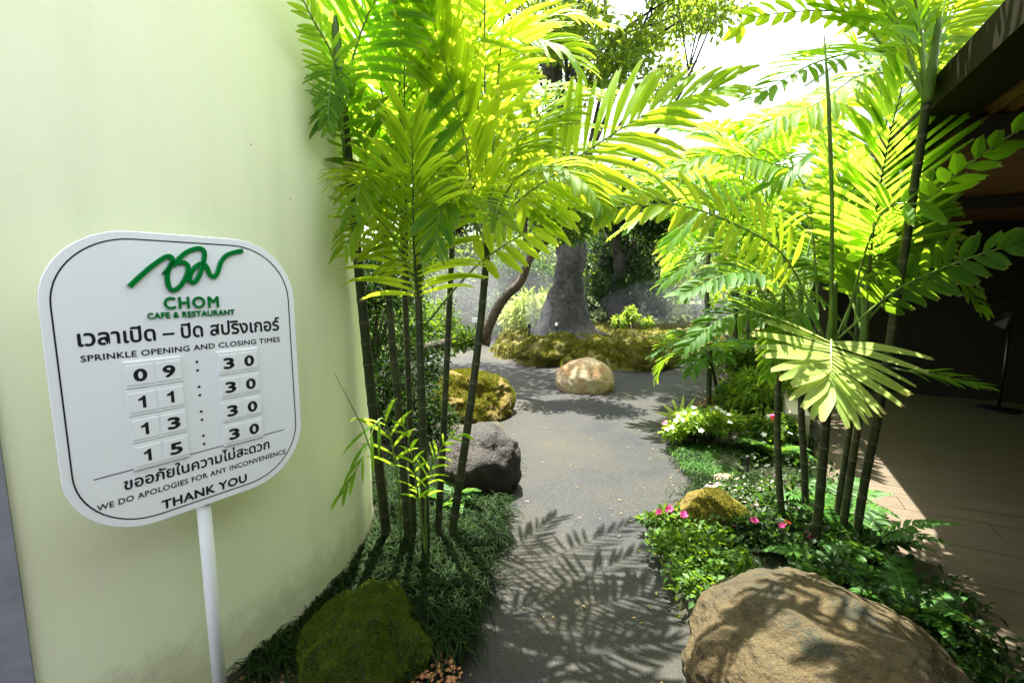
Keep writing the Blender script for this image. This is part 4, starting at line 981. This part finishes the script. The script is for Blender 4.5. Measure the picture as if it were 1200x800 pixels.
# ------------------------------------------------------------------ ground plants
def inpoly(x, y, P):
    ins = False; n = len(P)
    for i in range(n):
        ax, ay = P[i]; bx, by = P[(i+1) % n]
        if (ay > y) != (by > y) and x < (bx-ax)*(y-ay)/(by-ay)+ax: ins = not ins
    return ins
def blades(name, spots, n, L, W, m, seed, label, spread=.05, z=.03):
    """arching grass blades in tufts, stuff"""
    rs = np.random.RandomState(seed); sp = np.array(spots); pk = rs.randint(len(sp), size=n)
    P = np.zeros((n, 3)); P[:, :2] = sp[pk, :2]+rs.normal(size=(n, 2))*spread; P[:, 2] = z
    az = rs.rand(n)*2*math.pi; h = np.stack([np.cos(az), np.sin(az), np.zeros(n)], 1); l = L*(.6+.7*rs.rand(n)); s_ = np.stack([-h[:, 1], h[:, 0], np.zeros(n)], 1)*W*.5
    rows = []; e = R(75)-rs.rand(n)*R(30); p = P.copy(); seg = 4
    for i in range(seg+1):
        wk = [.8, 1, .9, .6, .05][i]; rows += [p-s_*wk, p+s_*wk]
        p = p+(h*np.cos(e)[:, None]+np.array([0, 0, 1.])*np.sin(e)[:, None])*(l/seg)[:, None]; e = e-R(38)-rs.rand(n)*R(12)
    V = np.stack(rows, 1); k = V.shape[1]
    d = V[:, :, :2]-np.array([WC.x, WC.y]); dl = np.linalg.norm(d, axis=2); f = np.where(dl < WR+.006, (WR+.006)/dl, 1)[..., None]
    V[:, :, :2] = np.array([WC.x, WC.y])+d*f
    V[:, :, 2] = np.maximum(V[:, :, 2], .012)
    i = np.arange(n)[:, None]*k
    F = np.concatenate([np.stack([i[:, 0]+2*j, i[:, 0]+2*j+1, i[:, 0]+2*j+3, i[:, 0]+2*j+2], 1) for j in range(seg)])
    o = link(name, npmesh(name, V.reshape(-1, 3), F, m)); o['kind'] = 'stuff'; o['label'] = label; return o
rnd = random.Random(8)
sp = []
while len(sp) < 330:
    x, y = rnd.uniform(-1.1, .06), rnd.uniform(1.25, 3.6)
    if not inpoly(x, y, bedL): continue
    if (Vector((x, y, 0))-Vector((WC.x, WC.y, 0))).length < WR+.02: continue
    if ((x+.52)/.24)**2+((y-1.6)/.30)**2 < 1 or ((x+.24)/.28)**2+((y-3.22)/.27)**2 < 1: continue
    if y < 1.5 and x < -.5: continue
    sp.append((x, y))
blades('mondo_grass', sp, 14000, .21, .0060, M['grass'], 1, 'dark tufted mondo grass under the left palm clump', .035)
sp = []
while len(sp) < 200:
    x, y = rnd.uniform(1.2, 3.2), rnd.uniform(3.0, 5.6)
    if inpoly(x, y, bedR): sp.append((x, y))
blades('mondo_grass', sp, 9000, .13, .006, M['grass'], 2, 'short dark grass beyond the right palm stems', .05)
sp = []
while len(sp) < 60:
    x, y = rnd.uniform(1.35, 1.8), rnd.uniform(3.35, 3.95)
    if inpoly(x, y, bedR): sp.append((x, y))
blades('pale_grass', sp, 3000, .11, .005, M['fern'], 3, 'bright fine grass at the path edge below the white flowers', .04)
def cover(name, poly, n, size, m, seed, label, z0=.03, z1=.13, hole=None, aspect=.6):
    rs = np.random.RandomState(seed); P = np.array(poly); out = []
    while len(out) < 60:
        x, y = rs.uniform(P.min(0), P.max(0))
        if inpoly(x, y, poly) and not (hole and hole(x, y)): out.append([x, y, (z0+z1)/2, .1, .1, (z1-z0)/2*(1+rs.rand())])
    o = cloud(name, out, n, size, m, None, seed, zmin=.01, aspect=aspect, surf=.1, droop=.1, flat=.25); o['kind'] = 'stuff'; o['label'] = label; return o
hole = lambda x, y: ((x-1.18)/.47)**2+((y-1.52)/.42)**2 < 1
cover('ground_cover', [(.80, 1.9), (.80, 2.4), (1.15, 2.42), (1.15, 1.98)], 2600, .034, M['shrub_mid'], 11, 'leafy round leaved ground cover beside the tan boulder', .04, .17, hole, .75)
cover('ground_cover', [(1.1, 1.95), (1.1, 2.45), (1.7, 2.9), (2.1, 2.5), (1.9, 1.75), (1.6, 1.35)], 3600, .045, M['shrub_dark'], 12, 'dark low ground cover around the right palm stems', .03, .14, hole, .6)
cover('ground_cover', [(1.3, 2.8), (1.5, 3.3), (2.5, 4.2), (2.7, 4.0), (2.1, 2.6)], 1300, .04, M['shrub_dark'], 13, 'mid green low plants behind the right palm stems', .03, .16)
cover('ground_cover', [(2.1, 5.0), (2.8, 5.8), (3.6, 6.6), (3.9, 5.8), (3.0, 4.6)], 3000, .06, M['shrub_mid'], 14, 'leafy green ground cover along the far right path edge', .03, .25)

def flower(b, c, r, rnd, np_=5):
    nv = Vector((rnd.uniform(-.5, .5), rnd.uniform(-.9, 0), rnd.uniform(.5, 1))).normalized(); x = nv.orthogonal().normalized(); y = nv.cross(x)
    for k in range(np_):
        a = 2*math.pi*k/np_+rnd.random()*.2; d = x*math.cos(a)+y*math.sin(a); s_ = nv.cross(d)
        b.add([c, c+d*r*.55+s_*r*.38+nv*r*.12, c+d*r+nv*r*.02, c+d*r*.55-s_*r*.38+nv*r*.12], [(0, 1, 2, 3)])
def flower_bush(name, c, rx, ry, h, n, size, m, fl, label, seed, z=.03):
    e = shrub(name, (c[0], c[1], z), rx, ry, h, n, size, M[m], label, 'flowering plant', None, seed, k=14, surf=.3, aspect=.5)
    rnd = random.Random(seed)
    for fm, cnt, r_ in fl:
        for i in range(cnt):
            a = rnd.uniform(0, 2*math.pi); f = rnd.uniform(.3, 1.05); el = rnd.uniform(.35, 1)
            b = MB(); p = Vector((c[0]+math.cos(a)*rx*f, c[1]+math.sin(a)*ry*f-.05, z+h*(1.02-.55*f*f)*rnd.uniform(.9, 1.08)+.02))
            flower(b, p, r_, rnd); b.build('flower', M[fm], e, False)
    return e
flower_bush('flower_bush', (1.75, 4.05), .38, .26, .34, 2600, .05, 'shrub_bright', [('petal_white', 19, .026), ('petal_pink', 2, .03)], 'bright bush covered in white five petalled flowers at the path edge', 201)
flower_bush('flower_bush', (2.35, 3.95), .26, .2, .30, 1300, .045, 'shrub_mid', [('petal_white', 5, .026), ('petal_pink', 2, .03), ('petal_red', 1, .03)], 'shaded bush with a few white and red flowers right of the white flower bush', 202)
flower_bush('flower_bush', (.93, 2.52), .15, .13, .15, 700, .04, 'shrub_mid', [('petal_pink', 6, .026)], 'low plant with magenta flowers left of the small mossy rock', 203)
flower_bush('flower_bush', (1.42, 2.42), .22, .14, .16, 800, .04, 'shrub_dark', [('petal_pink', 3, .024), ('petal_red', 2, .02)], 'dark low plant with one pink flower behind the tan boulder', 204)
# ferns
def fern(c, n, L, label, seed, m='fern', z=.04, az=None):
    rnd = random.Random(seed); e = empty('fern', (c[0], c[1], z), label, 'fern')
    for i in range(n):
        a = (az[0]+(az[1]-az[0])*i/max(1, n-1)) if az else 360*i/n+rnd.uniform(-20, 20)
        pts = arch((c[0], c[1], z), a, L*rnd.uniform(.8, 1.15), rnd.uniform(30, 62), rnd.uniform(60, 95))
        frond(e, pts, 20, L*.26, L*.05, M[m], face=(0, 0, 1), start=.12, a0=82, a1=55, droop=.12, jag=.02, point=True, seed=seed*20+i, rad=.003, lift=.02,
              lp=lambda u: (.5+1.6*u if u < .3 else 1.0*(1-u)/.7+.06))
fern((1.95, 2.35), 11, .42, 'dark spreading fern at the terrace edge right of the palm stems', 1)
fern((2.05, 2.75), 8, .40, 'light feathery fern reaching over the sunlit terrace floor', 2)
fern((1.55, 2.12), 9, .30, 'small bright fern directly behind the tan boulder', 3)
fern((1.75, 1.85), 9, .32, 'dark fern at the right rim of the tan boulder', 4)
fern((-.42, 2.85), 7, .32, 'small fern between the left palm stems', 5)
fern((2.2, 3.7), 8, .4, 'green fern behind the row of ringed stems', 6)
fern((2.9, 5.0), 8, .45, 'arching fern at the base of the slender palm', 7)
fern((4.3, 8.2), 10, .7, 'wide fern at the right foot of the mossy mound', 8)
fern((3.7, 8.9), 9, .6, 'shaded fern against the green mossy rock', 9)
cover('ground_cover', [(1.55, 1.35), (1.85, 1.9), (2.15, 2.1), (1.9, 1.5), (1.7, 1.15)], 1500, .035, M['shrub_dark'], 15, 'dark trailing plants between the tan boulder and the terrace', .03, .10, None, .5)
# small spiky plant in front of the white flowers
SPK = empty('spiky_plant', gnd(795, 490), 'small pale spiky palm seedling behind the white flowers', 'plant')
for k in range(7):
    b = MB(); a = R(-75+25*k); leaflet(b, at(797, 492, 4.7), Vector((math.sin(a), -.2, math.cos(a)*.8+.25)).normalized(), Vector((1, 0, 0)), Vector((0, -1, .3)).normalized(), .30, .035, .15, .02, random.Random(k), True)
    b.build('leaf', M['palm_young'], SPK)
# pebbles, leaf litter
def scatter(name, cen, rad, n, size, m, seed, label, flat=.5):
    rs_ = random.Random(seed); b = MB()
    for i in range(n):
        a = rs_.uniform(0, 6.28); r_ = math.sqrt(rs_.random()); c = Vector((cen[0]+math.cos(a)*r_*rad[0], cen[1]+math.sin(a)*r_*rad[1], .055))
        s_ = size*rs_.uniform(.5, 1.3); M3 = Matrix.Rotation(rs_.uniform(0, 6), 3, 'Z') @ Matrix.Rotation(rs_.uniform(-.4, .4), 3, 'X')
        vs = [M3 @ Vector((x*s_*rs_.uniform(.8, 1.1), y*s_*.8, z*s_*flat))+c for x, y, z in ((1, 0, 0), (0, 1, 0), (-1, 0, 0), (0, -1, 0), (.1, .1, 1), (0, 0, -1), (.7, .7, .1), (-.7, .7, .1), (-.7, -.7, .1), (.7, -.7, .1))]
        b.add(vs, [(0, 6, 4), (6, 1, 4), (1, 7, 4), (7, 2, 4), (2, 8, 4), (8, 3, 4), (3, 9, 4), (9, 0, 4), (6, 0, 5), (1, 6, 5), (7, 1, 5), (2, 7, 5), (8, 2, 5), (3, 8, 5), (9, 3, 5), (0, 9, 5)])
    o = b.build(name, m); o['kind'] = 'stuff'; o['label'] = label; return o
scatter('gravel', (1.70, 3.05), (.36, .22), 160, .022, M['pebble'], 1, 'pale gravel and pebbles behind the small mossy rock')
scatter('gravel', (-.86, 1.55), (.16, .22), 260, .012, plain('litter', (.16, .08, .03), .8, 0, .6, 40), 2, 'brown bark chips and litter at the foot of the wall')
scatter('gravel', (-.28, 1.48), (.10, .16), 170, .011, plain('red_chips', (.30, .14, .06), .8, 0, .5, 40), 3, 'reddish stone chips at the grass edge by the path')
scatter('gravel', (2.7, 5.3), (.5, .35), 220, .03, plain('orange_litter', (.28, .13, .04), .8, 0, .5, 20), 4, 'orange leaf litter on the far right bed')
# stepping stones and black garden spike
rock('flat_stone', (1.62, 3.30, .03), (.10, .07, .035), 'pale flat stone among the gravel behind the mossy rock', M['rock_orange'], 2.1, .1, .3, 3, 'stone')
rock('flat_stone', (1.86, 3.08, .03), (.09, .07, .04), 'cream flat stone nearest the ringed palm stems', M['rock_orange'], 3.1, .1, .3, 3, 'stone')
gp = gnd(874, 568)
sl = empty('garden_spike_light', gp, 'slim black garden spike light in the grass right of the path', 'light')
b = MB(); b.tube([gp+Vector((0, 0, z)) for z in (0, .16)], .008, 8); b.build('spike', M['dark_metal'], sl)
b = MB(); b.tube([gp+Vector((0, 0, z)) for z in (.16, .17, .225, .23)], [.01, .016, .016, .01], 12); b.build('head', M['dark_metal'], sl)
# small nozzles and a little white notice on the far beds
for i, (px, py, d, lb) in enumerate([(620, 388, 9.3, 'short sprinkler post left on the mossy mound'), (652, 386, 9.5, 'short sprinkler post in front of the big trunk'), (725, 372, 10.5, 'short sprinkler post right of the big trunk')]):
    p = at(px, py, d); e = empty('sprinkler_post', (p.x, p.y, .42), lb, 'sprinkler')
    b = MB(); b.tube([Vector((p.x, p.y, .40)), Vector((p.x, p.y, .62))], .018, 8); b.build('riser', M['dark_metal'], e)
    b = MB(); b.tube([Vector((p.x, p.y, .62)), Vector((p.x, p.y, .66)), Vector((p.x, p.y, .70))], [.03, .03, .012], 10); b.build('nozzle', M['white_paint'] if i == 1 else M['dark_metal'], e)
p = at(557, 375, 9.2); e = empty('small_notice', (p.x, p.y, .3), 'tiny white notice board on a post beyond the left stems', 'sign')
b = MB(); b.box(p, (.075, .006, .05)); b.build('board', M['sign_far'], e, False)
b = MB(); b.tube([Vector((p.x, p.y+.02, .25)), Vector((p.x, p.y+.02, p.z))], .01, 8); b.build('post', M['dark_metal'], e)

# ------------------------------------------------------------------ sprinkler mist drifting over the mound
def mist(name, c, r, dens, label):
    import bmesh
    bm = bmesh.new(); bmesh.ops.create_icosphere(bm, subdivisions=3, radius=1)
    for v in bm.verts: v.co = Vector((v.co.x*r[0], v.co.y*r[1], v.co.z*r[2]))*(1+.2*noise.noise(v.co*1.5+Vector(c)))+Vector(c)
    me = bpy.data.meshes.new(name); bm.to_mesh(me); bm.free(); m = bpy.data.materials.new(name); m.use_nodes = True; nd = m.node_tree.nodes
    nd.remove(nd['Principled BSDF']); pv = nd.new('ShaderNodeVolumePrincipled'); pv.inputs['Color'].default_value = (.95, .97, 1, 1); pv.inputs['Density'].default_value = dens
    m.node_tree.links.new(pv.outputs[0], nd['Material Output'].inputs['Volume']); me.materials.append(m)
    o = link(name, me); o['kind'] = 'stuff'; o['label'] = label
mist('mist', (-.6, 11.6, 1.1), (2.2, 1.6, 1.0), .045, 'thin white sprinkler mist left of the big trunk')
mist('mist', (4.2, 12.0, .9), (1.9, 1.3, .7), .06, 'thin sprinkler mist low beside the dark tree')
mist('mist', (2.2, 13.6, 1.9), (5.0, 1.3, 1.7), .022, 'soft white mist hanging behind the big trunk')
mist('mist', (.55, 9.6, .85), (.28, .28, .5), .35, 'small puff of spray above the left sprinkler post')

rs_l = random.Random(77); b = MB()
for i in range(260):
    x, y = rs_l.uniform(-.2, 1.6), rs_l.uniform(1.4, 7.5)
    if inpoly(x, y, bedL) or inpoly(x, y, bedR): continue
    a = rs_l.uniform(0, 6.28); l = rs_l.uniform(.004, .016); d = Vector((math.cos(a), math.sin(a), 0)); q = Vector((-d.y, d.x, 0))*.35; c = Vector((x, y, .003))
    b.add([c-d*l, c+q*l+Vector((0, 0, .003)), c+d*l+Vector((0, 0, .002)), c-q*l+Vector((0, 0, .003))], [(0, 1, 2, 3)])
o = b.build('fallen_leaves', plain('dry_leaf', (.22, .15, .05), .7, 0, .5, 3), smooth=False); o['kind'] = 'stuff'; o['label'] = 'tiny dry leaves and grit lying on the path'

# ------------------------------------------------------------------ groups of alike things
for o in bpy.data.objects:
    if o.parent or 'label' not in o or 'category' not in o: continue
    k = o.name.split('.')[0]
    g = {'shrub': 'shrubs around the garden', 'variegated_shrub': 'bright shrubs around the big trunk', 'fern': 'ferns in the planted beds', 'slender_palm': 'slender palms along the right side of the path',
         'garden_tree': 'tall trees behind the garden', 'island_rock': 'mossy rocks edging the mound', 'mossy_rock': 'mossy rocks beside the path', 'boulder': 'bare boulders beside and in the path',
         'sprinkler_post': 'sprinkler posts on the mossy mound', 'flower_bush': 'flowering plants in the right bed', 'flat_stone': 'flat stones in the gravel', 'palm_clump': 'large palm clumps on both sides of the path'}.get(k)
    if g: o['group'] = g
